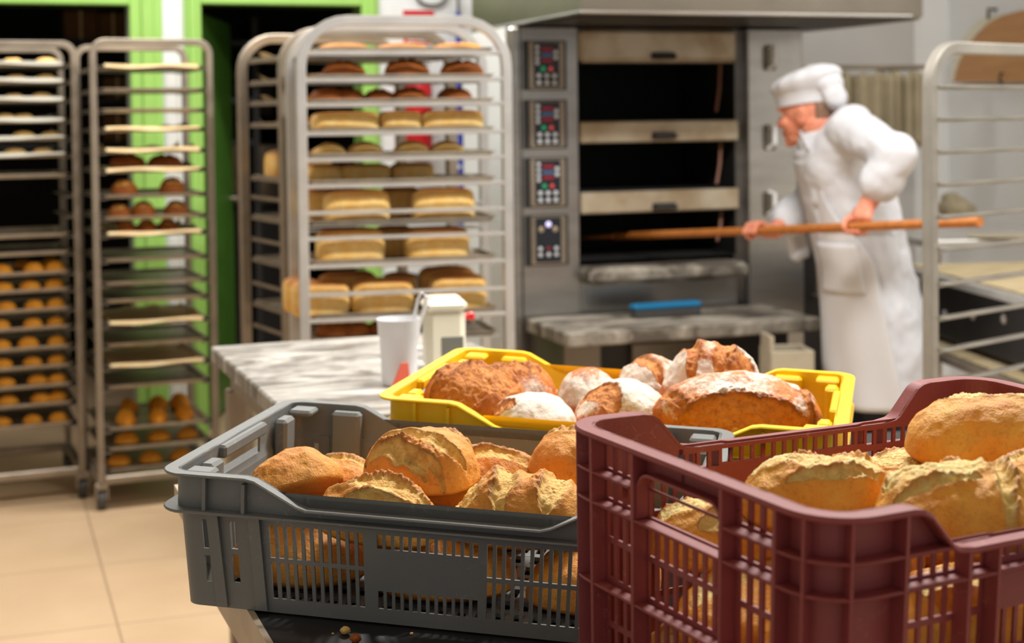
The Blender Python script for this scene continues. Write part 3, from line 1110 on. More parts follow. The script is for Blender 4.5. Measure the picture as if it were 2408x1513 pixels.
m = MB(); m.lathe([(0, 0), (.06, 0), (.066, .01), (.066, .34), (.055, .39), (.025, .41), (.02, .43), (0, .43)], 24); m.build('cylinder', M['red'], ex)
m = MB(); m.lathe([(0, .43), (.016, .43), (.016, .47), (0, .47)], 14); m.bar((-.02, 0, .475), (.07, 0, .49), .016, .008); m.bar((-.01, 0, .45), (.06, 0, .44), .016, .006); m.build('valve', M['dark_machine'], ex)
m = MB(); m.tube([(-.01, 0, .45), (-.06, -.01, .42), (-.085, -.01, .3), (-.08, -.01, .1)], .009, 8); m.build('hose', M['rubber'], ex)
m = MB(); m.lohi((-.02, .06, .2), (.02, .085, .42)); m.build('wall_bracket', M['steel_dull'], ex, 0)
bp = wall_thing('blue_pipe', 1077, 20, 'thin blue pipe running down the white wall beside the red sign', 'pipe', -.02)
zb = bp.location.z
bp.location.z = 0
m = MB(); m.tube([(0, 0, 2.2), (0, 0, zb - .02)], .006, 8); m.build('wire', M['rubber'], bp)
m = MB(); m.tube([(0, 0, zb - .02), (0.0, 0, 1.6), (0.005, 0, 1.2), (0, 0, .9)], .014, 10); m.build('tube', M['blue'], bp)
for z in (1.72, 1.2):
    m = MB(); m.lohi((-.02, -.012, z), (.02, .018, z + .02)); m.build('clip', M['white'], bp, 0)
cb = wall_thing('cable_loop', 1015, -12, 'grey cable loop hanging at the top of the white wall', 'cable', -.02)
m = MB(); m.tube([(.075 * math.cos(a), 0, .05 * math.sin(a) - .0) for a in [PI * k / 14 for k in range(-15, 2)]] , .007, 8)
tag(cb); o = m.build('loop', M['rubber'], cb)
# pale upright duct where the rack wall meets the oven
tr = MB(); P = onplane(1178, 400, W0 + V * -0.9, YAW); sp = (P - W0).dot(U)
tr.lohi((sp - .06, -0.9, 0), (sp + .03, -.75, CEIL - .002), .004)
struct('trim_2', tr, M['wall_grey'], RM)
# grey sheet on the back wall; its end draws the hood's shadow edge
gw = MB(); gw.lohi((wall_s(1560), -.02, 0), (wall_s(2146), -0.001, CEIL - .002)); struct('trim_3', gw, M['wall_grey'], RM)

# ------------------------------------------------------------------ oven
OV0 = at(1200, 400, 5.6); OV0.z = 0
def ol(px, py, off=0.0):
    p = onplane(px, py, OV0 - V * off, YAW)
    return (p - OV0).dot(U), p.z
ov = empty('deck_oven', OV0, YAW, 'tall stainless deck oven with three open black chambers', 'oven')
X0 = 0.0; XA = ol(1229, 400)[0]; XB = ol(1362, 400)[0]; XC = ol(1738, 330)[0]; XD = ol(1756, 330)[0]; XE = ol(1886, 330)[0]
zz = lambda py, px=1550: ol(px, py)[1]
OH = zz(66)
DEP = 0.56
body = MB()
body.lohi((X0, -0.012, 0), (XA - .004, DEP, OH), .01)          # left edge column
body.lohi((XA - .004, 0, 0), (XB, DEP, OH), .004)                      # control column
body.lohi((XB, 0.02, 0), (XC, DEP, zz(640)), .004)                     # front below the chambers
body.lohi((XB, 0.02, zz(75)), (XC, DEP, OH), .004)
body.lohi((XB - .001, DEP - .03, 0.1), (XC + .02, DEP, OH))
body.lohi((XD, -0.012, 0), (XE, DEP, OH), .006)
body.lohi((XC, .05, 0), (XD, DEP, OH))
body.lohi((XD, -.018, 0.05), (XD + .012, -.010, OH - .02), .002)
body.build('body', M['oven_steel'], ov, 30)
m = MB(); m.lohi((-.004, .03, 0), (-.0005, DEP, OH)); m.build('side_panel', M['wall'], ov, 0)
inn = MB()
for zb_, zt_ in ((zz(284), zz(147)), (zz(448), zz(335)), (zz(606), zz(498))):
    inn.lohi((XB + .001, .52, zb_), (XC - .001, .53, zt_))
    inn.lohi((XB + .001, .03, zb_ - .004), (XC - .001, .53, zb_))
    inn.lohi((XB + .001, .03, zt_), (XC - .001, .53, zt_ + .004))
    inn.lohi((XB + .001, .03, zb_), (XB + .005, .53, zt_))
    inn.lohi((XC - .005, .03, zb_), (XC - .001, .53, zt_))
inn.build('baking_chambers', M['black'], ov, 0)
def odoor(y0, y1, hy, tilt=0):
    z0, z1 = zz(y1), zz(y0)
    m = MB(); m.lohi((XB + .004, -0.008, z0), (XC - .004, .028, z1), .006 if tilt == 0 else .016)
    d = m.build('oven_door', M['oven_door'], ov, 30)
    h = MB(); xm = (XB + XC) / 2 + .01; zc = zz(hy)
    h.tube([(xm - .045, -.004, zc), (xm - .045, -.03, zc), (xm + .045, -.03, zc), (xm + .045, -.004, zc)], .007, 8)
    h.build('handle', M['dark_machine'], d)
    h = MB(); h.lohi((xm - .05, -.012, zc - .012), (xm + .05, -.007, zc + .016), .003); h.build('handle_plate', M['dark_machine'], d)
    return d
odoor(68, 147, 133, 1); odoor(284, 334, 320); odoor(448, 498, 487)
sl = MB(); sl.lohi((XB + .004, -0.10, zz(640) - .03), (XC - .004, .3, zz(620)), .02); sl.build('loading_sill', M['flour_steel'], ov, 30)
for y0, y1 in ((150, 264), (340, 438), (505, 575)):
    m = MB(); m.tube([(XC - .05, .06, zz(y0)), (XC - .06, .05, (zz(y0) + zz(y1)) / 2), (XC - .085, .03, zz(y1))], .007, 8)
    m.build('lever', M['lever'], ov)
for py in (133, 320, 475):
    z = ol(1805, py)[1]; x = ol(1806, py)[0]
    m = MB(); m.lohi((x - .028, -.020, z - .055), (x + .028, -.010, z + .04), .006); hb = m.build('latch', M['oven_panel'], ov, 30)
    m = MB(); m.tube([(x - .005, -.018, z + .04), (x + .002, -.05, z + .035), (x + .002, -.05, z - .03), (x - .01, -.018, z - .05)], .009, 8); m.build('grip', M['white'], hb)
def panel(py0, py1, last=False):
    z0, z1 = ol(1280, py1)[1], ol(1280, py0)[1]
    xa, xb = ol(1231, 300)[0], ol(1333, 300)[0]
    m = MB(); m.lohi((xa, -.004, z0), (xb, .001, z1), .001); pn = m.build('control_panel', M['bezel'], ov, 0)
    xs, xe = ol(1244, 300)[0], ol(1326, 300)[0]
    m = MB(); m.lohi((xs, -.012, z0 + .004), (xe, -.003, z1 - .004), .003); m.build('panel_frame', M['steel_dull'], pn, 30)
    xs, xe = ol(1254, 300)[0], ol(1314, 300)[0]
    h = z1 - z0
    m = MB(); m.lohi((xs, -.0145, z0 + h * .07), (xe, -.011, z1 - h * .05), .001); m.build('screen', M['screen'], pn, 0)
    w = xe - xs
    def dot(fx, fz, r, mat, nm='button'):
        m = MB(); m.ball((0, 0, 0), (r, .004, r), 12, 8); b = m.build(nm, mat, pn); b.location = (xs + w * fx, -.0145, z0 + h * fz)
    def rect(fx0, fx1, fz0, fz1, mat, nm):
        m = MB(); m.lohi((xs + w * fx0, -.0165, z0 + h * fz0), (xs + w * fx1, -.0135, z0 + h * fz1), .001); m.build(nm, mat, pn, 0)
    if not last:
        rect(.30, .74, .78, .86, M['led_red'], 'display'); rect(.30, .74, .56, .64, M['led_red'], 'display'); rect(.28, .78, .67, .74, M['led_blue'], 'display_strip')
        for fz in (.87, .76, .65, .55): dot(.14, fz, .0078, M['button_white'])
        for fz in (.77, .66): dot(.86, fz, .0085, M['button_white'])
        dot(.36, .43, .009, M['led_green'], 'lamp'); dot(.66, .43, .008, M['led_orange'], 'lamp')
        for fz in (.29, .15):
            for fx in (.2, .5, .8): dot(fx, fz, .0092, M['button_white'])
    else:
        dot(.5, .82, .0105, M['led_white'], 'lamp')
        for fx in (.22, .76): dot(fx, .72, .011, M['oven_door'], 'knob')
        for fz in (.34, .22):
            for fx in (.18, .8): dot(fx, fz, .0085, M['button_white'])
        dot(.5, .34, .0085, M['led_red'], 'lamp'); dot(.5, .22, .0085, M['button_white'])
for a, b, l in ((96, 212, 0), (235, 350, 0), (371, 488, 0), (506, 625, 1)):
    panel(a, b, l)
# flour-dusted ledge in front of the oven, and its base
stp = empty('oven_step', OV0 - V * 0.46, YAW, 'low floury steel ledge in front of the deck oven', 'ledge')
zt = 0.695
xe = (onplane(1930, 745, OV0 - V * .46, YAW) - OV0).dot(U)
m = MB(); m.lohi((.045, 0, zt - .05), (xe, .44, zt), .006); m.build('ledge_top', M['flour_steel'], stp, 30)
m = MB(); m.lohi((.06, .08, 0), (.20, .44, zt - .05), .004); m.build('side_panel', M['oven_panel'], stp, 30)
m = MB(); m.lohi((.20, .2, 0), (xe - .02, .43, zt - .05), .004); m.build('back_panel', M['dark_machine'], stp, 30)
m = MB(); m.lohi((.36, .17, 0.02), (.66, .205, zt - .08), .004); m.build('access_panel', M['oven_panel'], stp, 30)
br = empty('bench_brush', onplane(1566, 734, OV0 - V * .2, YAW), YAW + .03, 'blue bench brush lying on the floury oven ledge', 'brush')
br.location.z = zt + .001
m = MB(); m.lohi((-.14, -.03, .03), (.14, .03, .052), .008); m.build('back', simple('brush_blue', (20, 120, 170), .4), br)
m = MB(); m.lohi((-.135, -.027, 0), (.135, .027, .031), .003); m.build('bristles', M['rubber'], br)
# extraction hood
hz = OH + .012
hd = empty('extraction_hood', OV0, YAW, 'stainless extraction hood projecting above the deck oven', 'hood')
hx0, hx1, hp = 0.04, 1.43, 0.62
m = MB()
A = [(hx0, DEP, hz), (hx0, -hp, hz), (hx1 - .12, -hp, hz), (hx1 - .03, -hp + .03, hz), (hx1, -hp + .12, hz), (hx1, DEP, hz)]
m.loft([[Vector(p) for p in A], [Vector((p[0], p[1], hz + .14)) for p in A], [Vector((hx0 + .02 + (p[0] - hx0) * .93, p[1] * .93 if p[1] < 0 else p[1], hz + .5)) for p in A]])
m.build('canopy', M['oven_panel'], hd, 25)
m = MB(); m.lohi((hx0 + .04, -hp + .05, hz - .006), (hx1 - .06, DEP - .05, hz + .002)); m.build('filter_panel', M['dark_machine'], hd, 0)
m = MB(); m.tube([(hx0 - .002, DEP, hz), (hx0 - .002, -hp - .002, hz), (hx1 - .1, -hp - .002, hz), (hx1, -hp + .1, hz), (hx1, DEP, hz)], .007, 8); m.build('lip', M['oven_steel'], hd)
m = MB(); m.lohi((.45, .05, hz + .5), (.95, .5, CEIL - .003)); m.build('duct', M['oven_steel'], hd, 0)
# ------------------------------------------------------------------ racks
def ubend(w, h, r, z0=0.1, n=7):
    pts = [(0, 0, z0)]
    for k in range(n + 1):
        a = PI - PI / 2 * k / n
        pts.append((r + r * math.cos(a), 0, h - r + r * math.sin(a)))
    for k in range(n + 1):
        a = PI / 2 - PI / 2 * k / n
        pts.append((w - r + r * math.cos(a), 0, h - r + r * math.sin(a)))
    pts.append((w, 0, z0))
    return pts

def rack(P0, yaw, w, dep, h, label, side_rails=(), cross_rails=(), bend=0.045, tube=0.025, mat=None, name='bakery_rack'):
    mat = mat or M['steel_dull']
    root = empty(name, (P0[0], P0[1], 0), yaw, label, 'rack', 'wheeled bakery racks')
    root['w'] = w
    m = MB(); m.sqtube(ubend(w, h, bend), tube, (0, 1, 0)); f = m.build('end_frame', mat, root)
    f2 = link('end_frame', f.data, root); f2.location = (0, dep, 0)
    m = MB(); m.bar((tube / 2, 0, .11), (w - tube / 2, 0, .11), .028, .03); b = m.build('base_bar', mat, root)
    b2 = link('base_bar', b.data, root); b2.location = (0, dep, 0)
    m = MB(); m.bar((0, tube / 2, .11), (0, dep - tube / 2, .11), .028, .03); b = m.build('base_bar', mat, root)
    b2 = link('base_bar', b.data, root); b2.location = (w, 0, 0)
    # ledges that carry the trays: L-section from the front frame to the rear frame
    if side_rails:
        m = MB(); m.lohi((tube * .5, -.008, -.0015), (tube * .5 + .028, dep + .008, 0)); m.lohi((tube * .5, -.008, 0), (tube * .5 + .0015, dep + .008, .012))
        l = m.build('tray_ledge', mat, None, 0, mesh_only=True)
        m = MB(); m.lohi((w - tube * .5 - .028, -.008, -.0015), (w - tube * .5, dep + .008, 0)); m.lohi((w - tube * .5 - .0015, -.008, 0), (w - tube * .5, dep + .008, .012))
        r = m.build('tray_ledge', mat, None, 0, mesh_only=True)
        for z in side_rails:
            for me in (l, r):
                o = link('tray_ledge', me, root); o.location = (0, 0, z)
    if cross_rails:
        m = MB(); m.lohi((tube * .4, tube * .5, -.010), (w - tube * .4, tube * .5 + .0025, .003)); m.lohi((tube * .4, tube * .5, -.0025), (w - tube * .4, tube * .5 + .022, 0))
        m.lohi((tube * .4, -.012, -.008), (w - tube * .4, -.006, .003), .002)
        l = m.build('cross_rail', mat, None, 0, mesh_only=True)
        m = MB(); m.lohi((tube * .4, dep - tube * .5 - .0025, -.010), (w - tube * .4, dep - tube * .5, .003)); m.lohi((tube * .4, dep - tube * .5 - .022, -.0025), (w - tube * .4, dep - tube * .5, 0))
        r = m.build('cross_rail', mat, None, 0, mesh_only=True)
        for z in cross_rails:
            for me in (l, r):
                o = link('cross_rail', me, root); o.location = (0, 0, z)
    m = MB(); m.lohi((-.024, -.012, .075), (.024, .012, .10), .003); m.lohi((-.024, -.012, .04), (-.018, .012, .08)); m.lohi((.018, -.012, .04), (.024, .012, .08))
    fork = m.build('fork', M['steel_dull'], None, 0, mesh_only=True)
    m = MB(); m.sweep([(-.014, 0, 0), (.014, 0, 0)], [(.036 * math.cos(2 * PI * k / 20), .036 * math.sin(2 * PI * k / 20)) for k in range(20)])
    wh = m.build('wheel', M['rubber'], None, 40, mesh_only=True)
    for x in (0, w):
        for y in (0, dep):
            c = link('caster', fork, root); c.location = (x, y, 0)
            q = link('wheel', wh, c); q.location = (0, .012, .036)
    return root

_tm = {}
def tray_mesh(w, d, lip=0.014):
    k = (round(w, 3), round(d, 3))
    if k in _tm: return _tm[k]
    m = MB()
    def ring(o, z):
        a, b, r = w / 2 + o, d / 2 + o, .02 + o
        pts = perim(a, b, r, 4, [[], [], [], []])
        return [Vector((p[0], p[1], z)) for p in pts]
    m.loft([ring(-.012, 0), ring(-.002, lip), ring(.004, lip), ring(.004, lip - .003), ring(-.0005, lip - .003), ring(-.0105, .0012 - .0022)], cap=False)
    r0 = ring(-.012, 0); r1 = ring(-.0105, -.001)
    n = len(r0)
    m.add(r0, [tuple(range(n))]); m.add(r1, [tuple(range(n))[::-1]])
    _tm[k] = m.build('baking_tray', M['tray'], None, 40, mesh_only=True)
    return _tm[k]

def put(name, me, root, lx, ly, lz, label, cat, group, yaw=0.0, pitch=0.0, roll=0.0, s=1.0, sc=None):
    """Sets a thing down at a place given in the frame of the rack that carries it."""
    mw = Matrix.Translation(root.location) @ Matrix.Rotation(root.rotation_euler.z, 4, 'Z') @ Matrix.Translation((lx, ly, lz)) @ Euler((roll, pitch, yaw)).to_matrix().to_4x4()
    if sc is not None:
        mw = mw @ Matrix.Diagonal((*sc, 1))
    elif s != 1:
        mw = mw @ Matrix.Scale(s, 4)
    o = link(name, me, None, mw)
    return tag(o, label, cat, group)

def lx_on(root, px, py, off):
    """x along the rack of a pixel's ray where it meets the plane 'off' behind the rack's front."""
    yaw = root.rotation_euler.z
    u = Vector((math.cos(yaw), math.sin(yaw), 0)); v = Vector((-math.sin(yaw), math.cos(yaw), 0))
    p = onplane(px, py, root.location + v * off, yaw)
    return (p - root.location).dot(u), p.z

def paper_mesh(w, d, seed, front=0.0):
    rn = random.Random(seed)
    m = MB()
    nx, ny = 22, 12
    ph = [rn.uniform(0, 6) for _ in range(6)]
    vs = []
    for j in range(ny + 1):
        for i in range(nx + 1):
            a, b = i / nx, j / ny
            x = (a - .5) * w; y = (b - .5) * d
            z = .003 + .0012 * math.sin(a * 9 + ph[0]) * math.sin(b * 5 + ph[1])
            ed = max(0, abs(b - .5) * 2 - .84) / .16
            ea = max(0, abs(a - .5) * 2 - .88) / .12
            z += (.010 + .006 * math.sin(a * 7 + ph[2]) + .006 * math.sin(a * 19 + ph[3])) * ed + (.018 + .012 * math.sin(b * 6 + ph[4])) * ea ** 1.5
            if front and j < 3:
                y, z = [(-front - .013, .007 + .004 * math.sin(a * 8 + ph[5])), (-front - .001, .0185 + .002 * math.sin(a * 6 + ph[5])), (-d / 2 + .012, .006)][j]
            vs.append((x, y, max(.0022, z)))
    fs = [(j * (nx + 1) + i, j * (nx + 1) + i + 1, (j + 1) * (nx + 1) + i + 1, (j + 1) * (nx + 1) + i) for j in range(ny) for i in range(nx)]
    m.add(vs, fs)
    return m

# bread kinds on the racks
rolls = [bread_mesh('oval_roll', M['bread_roll'], .115, .078, .062, 300 + k, ((-.7, .1, .7, -.1, .006, .003, .001),) if k else (), 40, 24, .004) for k in range(3)]
longroll = [bread_mesh('long_roll', M['bread_roll'], .17, .085, .07, 310 + k, (), 40, 24, .004) for k in range(2)]
buns = [bread_mesh('glazed_bun', M['bread_dark'], .10, .085, .05, 320 + k, ((-.7, 0, .7, .1, .012, .004, .002), (-.2, -.6, .2, .6, .008, .004, .002)), 44, 26, .007) for k in range(3)]
swirls = [bread_mesh('swirl_bun', M['bread_dark'], .105, .10, .072, 330 + k, tuple((.75 * math.cos(a) , .75 * math.sin(a), .75 * math.cos(a + 1.0), .75 * math.sin(a + 1.0), .009, .006, .003) for a in (0, 1.05, 2.1, 3.15, 4.2, 5.25)) + ((-.25, 0, .25, 0, .012, .006, .002),), 56, 34, .005) for k in range(3)]
smalls = [bread_mesh('small_pastry', M['bread_pan'], .075, .05, .026, 340 + k, ((-.5, 0, .5, 0, .008, .003, .001),), 32, 18, .003, top_dark=.3) for k in range(2)]
croiss = [bread_mesh('dark_pastry', M['bread_dark'], .14, .10, .06, 350 + k, ((-.6, -.5, -.3, .6, .006, .006, .003), (-.1, -.6, .1, .6, .007, .006, .003), (.35, -.5, .6, .5, .006, .006, .003)), 50, 30, .006) for k in range(3)]
flats = [bread_mesh('flat_pastry', M['bread_roll'], .17, .10, .032, 360 + k, ((-.7, .1, .7, -.1, .014, .004, .002),), 44, 24, .004, top_dark=.25) for k in range(2)]
pans = []
for k in range(4):
    pans.append(bread_mesh('pan_loaf', M['bread_pan'], .205, .115, .108, 370 + k, (), 72, 44, .004, box=.42, bottom=.40, top_dark=.8, base_dark=.15))

# rack B: second from the left, tray ends facing the camera
RB = Vector((-1.545, 5.557, 0))
rb_levels = [155, 208, 256, 302, 352, 398, 457, 508, 548, 606, 661, 702, 756, 805, 856, 903, 1001, 1048, 1098]
bplane = lambda py, px=350: onplane(px, py, RB, .40).z
rb = rack(RB, .40, .43, .49, 1.745, 'dull steel wheeled rack second from left with half-empty trays', [bplane(y) - .014 for y in rb_levels])
TBW, TBD = .43 - .050, .45
tmB = tray_mesh(TBW, TBD)
for k, y in enumerate(rb_levels):
    z = bplane(y) - .014 + .0015
    what = {5: 'with two dark pastries on baking paper', 6: 'with two tall swirl buns', 7: 'with three swirl buns', 8: 'with three swirl buns on baking paper',
            16: 'with two rows of golden long rolls', 17: 'with golden rolls, last but one', 18: 'with golden rolls, lowest of all'}.get(k, 'empty')
    lab = ('steel tray %s, %s from top, second rack from left' % (what, ORD[k]))
    put('baking_tray', tmB, rb, .215, .235, z, lab, 'tray', 'trays in the second rack from left', )
    if k in (0, 3, 4, 5, 8, 12, 14):
        pm = paper_mesh(TBW - .034, TBD - .034, k, TBD / 2 + .004).build('baking_paper', M['paper'], None, 60, mesh_only=True)
        put('baking_paper', pm, rb, .215, .235, z + .001, 'baking paper on %s tray from top of second rack from left' % ORD[k], 'paper', 'baking papers on the racks')
def rows(root, tmz, pxs, py, off, meshes, name, cat, group, lab, yaw=0.0, s=1.0, labs=None):
    for i, px in enumerate(pxs):
        x, _ = lx_on(root, px, py, off)
        me = meshes[(i + int(py)) % len(meshes)]
        hw = max(abs(v.co.x * math.cos(yaw)) + abs(v.co.y * math.sin(yaw)) for v in me.vertices) * s * 1.08 + .034
        W_ = root['w']
        x = min(max(x, hw), W_ - hw)
        me = meshes[(i + int(py)) % len(meshes)]
        put(name, me, root, x, off + random.uniform(-.006, .006), tmz + .0022, labs[i] if labs else lab % (POS[len(pxs)][i]), cat, group, yaw + random.uniform(-.15, .15), s=s * random.uniform(.95, 1.05))
POS = {1: ['alone'], 2: ['left of two', 'right of two'], 3: ['left of three', 'middle of three', 'right of three'], 4: ['leftmost of four', 'second of four', 'third of four', 'rightmost of four'], 5: ['leftmost of five', 'second of five', 'middle of five', 'fourth of five', 'rightmost of five']}
zB = lambda k: bplane(rb_levels[k]) - .0125
rows(rb, zB(5) + .0045, (300, 388), 385, .16, croiss, 'dark_pastry', 'pastry', 'dark pastries on second rack from left', 'dark brown pastry on paper above the swirl buns, %s')
rows(rb, zB(6), (292, 405), 440, .09, swirls, 'swirl_bun', 'bun', 'swirl buns on second rack from left', 'tall brown swirl bun on uppermost swirl bun tray of second rack, %s')
rows(rb, zB(7), (280, 337, 414), 485, .09, swirls, 'swirl_bun', 'bun', 'swirl buns on second rack from left', 'brown swirl bun on middle swirl bun tray of second rack, %s', s=.84)
rows(rb, zB(8) + .0045, (296, 345, 395), 530, .12, swirls, 'swirl_bun', 'bun', 'swirl buns on second rack from left', 'brown swirl bun on lowest swirl bun tray of second rack, %s', s=.72)
rows(rb, zB(16), (296, 372, 434), 975, .10, longroll, 'long_roll', 'roll', 'golden rolls low on second rack from left', 'golden long roll, front row, third-lowest tray of second rack from left, %s', yaw=PI / 2, s=.88)
rows(rb, zB(16), (303, 372, 430), 940, .34, longroll, 'long_roll', 'roll', 'golden rolls low on second rack from left', 'shaded long roll, back row, third-lowest tray of second rack from left, %s', yaw=PI / 2, s=.88)
rows(rb, zB(17), (298, 374, 440), 1024, .10, rolls, 'oval_roll', 'roll', 'golden rolls low on second rack from left', 'golden roll on last but one tray of second rack from left, %s', s=.78)
rows(rb, zB(18), (278, 355, 425), 1076, .10, rolls, 'oval_roll', 'roll', 'golden rolls low on second rack from left', 'golden roll on lowest tray of second rack from left, %s', s=.78)

# rack A: at the left edge of the room view
RAr = Vector((-1.668, 5.74, 0))
AY, AW = .40, .62
RA = RAr - Vector((math.cos(AY), math.sin(AY), 0)) * AW
aplane = lambda py, px=80: onplane(px, py, RA, AY).z
ra_levels = [148, 188, 232, 281, 323, 363, 411, 552, 594, 641, 682, 728, 771, 818, 863, 908, 952, 1001]
ra = rack(RA, AY, AW, .46, 1.745, 'dull steel wheeled rack at far left with pastry and roll trays', [aplane(y) - .014 for y in ra_levels] + [aplane(y) - .014 for y in (457, 506)])
TAW, TAD = AW - .050, .42
tmA = tray_mesh(TAW, TAD)
for k, y in enumerate(ra_levels):
    z = aplane(y) - .0125
    if k < 6:
        what, tail = 'with white paper and small pastries', '%s from top' % ORD[k]
    elif k < 9:
        what, tail = 'empty', ('%s of three empty ones in' % ['uppermost', 'middle', 'lowest'][k - 6])
    else:
        what, tail = 'of golden oval rolls', ('%s roll tray from the top' % ORD[k - 9])
    put('baking_tray', tmA, ra, AW / 2, .225, z, 'steel tray %s, %s, far left rack' % (what, tail), 'tray', 'trays in the far left rack')
    if k < 6:
        pm = paper_mesh(TAW - .034, TAD - .034, 40 + k, TAD / 2 + .004).build('baking_paper', M['paper_white'], None, 60, mesh_only=True)
        put('baking_paper', pm, ra, AW / 2, .225, z + .001, 'white baking paper on %s tray from the top of far left rack' % ORD[k], 'paper', 'baking papers on the racks')
zA = lambda k: aplane(ra_levels[k]) - .0125
for k, pxs in enumerate(((30, 108), (38, 107), (32, 98), (12, 55), (55, 120), (34, 100))):
    rows(ra, zA(k) + .0045, pxs, ra_levels[k] - 8, .09, buns if False else smalls, 'small_pastry', 'pastry', 'small pastries on far left rack', 'small golden pastry on ' + ORD[k] + ' tray of far left rack, %s', s=1.15)
cols = {9: (4, 78, 147), 10: (6, 70, 128), 11: (14, 80, 154), 12: (0, 76, 148), 13: (2, 66, 134), 14: (6, 76, 150), 15: (12, 88, 162), 16: (18, 96, 154), 17: (4, 76, 150)}
for k, pxs in cols.items():
    rows(ra, zA(k), pxs, ra_levels[k] - 18, .085, rolls, 'oval_roll', 'roll', 'golden rolls on far left rack', 'golden roll on ' + ORD[k - 9] + ' roll tray of far left rack, %s', s=.68)
rows(ra, zA(9), (54, 128), ra_levels[9] - 30, .25, rolls, 'oval_roll', 'roll', 'golden rolls on far left rack', 'shaded roll, back row, uppermost roll tray of far left rack, %s', s=.68)

# rack D: the bright rack of pan loaves
RD = Vector((-.622, 4.45, 0))
DY, DW, DD = .235, .625, .34
dplane = lambda py, px=930: onplane(px, py, RD, DY).z
rd_rails = [122, 185, 243, 310, 371, 433, 495, 555, 620, 686, 746]
rd = rack(RD, DY, DW, DD, 1.742, 'bright steel wheeled rack full of pan loaves left of the oven', (), [dplane(y) for y in rd_rails], bend=.14, tube=.030, mat=M['steel'])
TDW, TDD = DW - .06, DD - .0
tmD = tray_mesh(TDW, DD - .07)
rd_tr = {0: 122, 1: 185, 2: 243, 3: 312, 4: 371, 5: 433, 6: 528, 7: 622, 8: 747, 9: 803}
names = ['top tray with flat orange pastries', 'second tray with three dark pastries', 'third tray with five dark pastries', 'fourth tray with a row of square pan loaves', 'fifth tray with four seeded loaves',
         'sixth tray with shaded pan loaves', 'seventh tray with pan loaves above yellow light', 'eighth tray with domed pan loaves', 'ninth tray with pan loaves spilling left', 'low tray with dark pastries above the table']
names[6] = 'seventh tray with pan loaves'
zD = {}
for k, y in rd_tr.items():
    z = dplane(y) + .0008
    if y in rd_rails: pass
    zD[k] = z
    put('baking_tray', tmD, rd, DW / 2, DD / 2, z, 'steel ' + names[k] + ' in the bright rack', 'tray', 'trays in the bright rack')
    if y not in (122, 185, 243, 371, 433):
        pass
for y in (528, 803, 312, 622, 747):
    if y in (528, 803):
        m = MB()
        for yy in (.02, DD - .045):
            m.lohi((.02, yy, -.004), (DW - .02, yy + .025, -.001))
        o = m.build('cross_rail', M['steel'], rd, 0); o.location = (0, 0, dplane(y) + .0005)
G = 'pastries on the bright rack'
rows(rd, zD[0], (808, 945, 1085), 112, .12, flats, 'flat_pastry', 'pastry', G, 'flat orange pastry on top tray of the bright rack, %s')
rows(rd, zD[1], (808, 956, 1090), 168, .12, croiss, 'dark_pastry', 'pastry', G, 'dark brown pastry on second tray of the bright rack, %s', s=1.02)
rows(rd, zD[2], (742, 820, 893, 962, 1070), 232, .13, croiss, 'dark_pastry', 'pastry', G, 'dark pastry on third tray of the bright rack, %s', s=.78)
GL = 'pan loaves on the bright rack'
def loaves(k, pxs, py, off, scs, lab, group=GL, root=None, zt=None):
    for i, px in enumerate(pxs):
        x, _ = lx_on(root or rd, px, py, off)
        put('pan_loaf', pans[(i + k) % 4], root or rd, x, off, (zt if zt is not None else zD[k]) + .0022, (lab % POS[len(pxs)][i] if '%s' in lab else lab), 'loaf', group, random.uniform(-.04, .04), sc=scs[i])
loaves(3, (811, 939, 1060), 285, .115, ((1.0, 1, .62), (.60, 1, .62), (.96, 1, .62)), 'square pan loaf on fourth tray of the bright rack, %s')
seeded = [bread_mesh('seeded_loaf', M['bread_pan'], .125, .13, .05, 380 + k, ((-.6, .1, .6, -.1, .012, .005, .003),), 50, 30, .005, top_dark=.2) for k in range(2)]
rows(rd, zD[4], (768, 860, 968, 1052), 355, .12, seeded, 'seeded_loaf', 'loaf', 'seeded loaves on the bright rack', 'seeded golden loaf on fifth tray of the bright rack, %s', s=.88)
loaves(5, (762, 858, 968), 402, .23, ((.55, .9, .52), (.78, .9, .52), (.66, .9, .52)), 'shaded pan loaf on sixth tray of the bright rack, %s')
loaves(6, (838, 1040), 490, .103, ((.98, .95, .98), (.96, .95, .98)), 'front pan loaf on seventh tray of the bright rack, %s')
loaves(6, (748, 940), 490, .235, ((.62, .95, .98), (.62, .95, .98)), 'back pan loaf on seventh tray of the bright rack, %s')
loaves(7, (823, 1025), 580, .103, ((1.02, .95, 1.02), (.98, .95, .98)), 'domed front pan loaf on eighth tray of the bright rack, %s')
loaves(7, (927,), 580, .235, ((.62, .95, .95),), 'domed pan loaf behind the front two on eighth tray of the bright rack')
loaves(8, (752, 897, 1075), 705, .103, ((.85, .95, 1.05), (.93, .95, 1.05), (.86, .95, 1.1)), 'front pan loaf on ninth tray of the bright rack, %s')
loaves(8, (705, 818, 940, 1050), 690, .235, ((.5, .95, 1.0), (.9, .95, 1.15), (.5, .95, 1.05), (.9, .95, 1.2)), 'back pan loaf on ninth tray of the bright rack, %s')
rows(rd, zD[9], (765, 830, 905), 790, .12, croiss, 'dark_pastry', 'pastry', G, 'dark pastry on low tray of the bright rack, %s', s=.85)

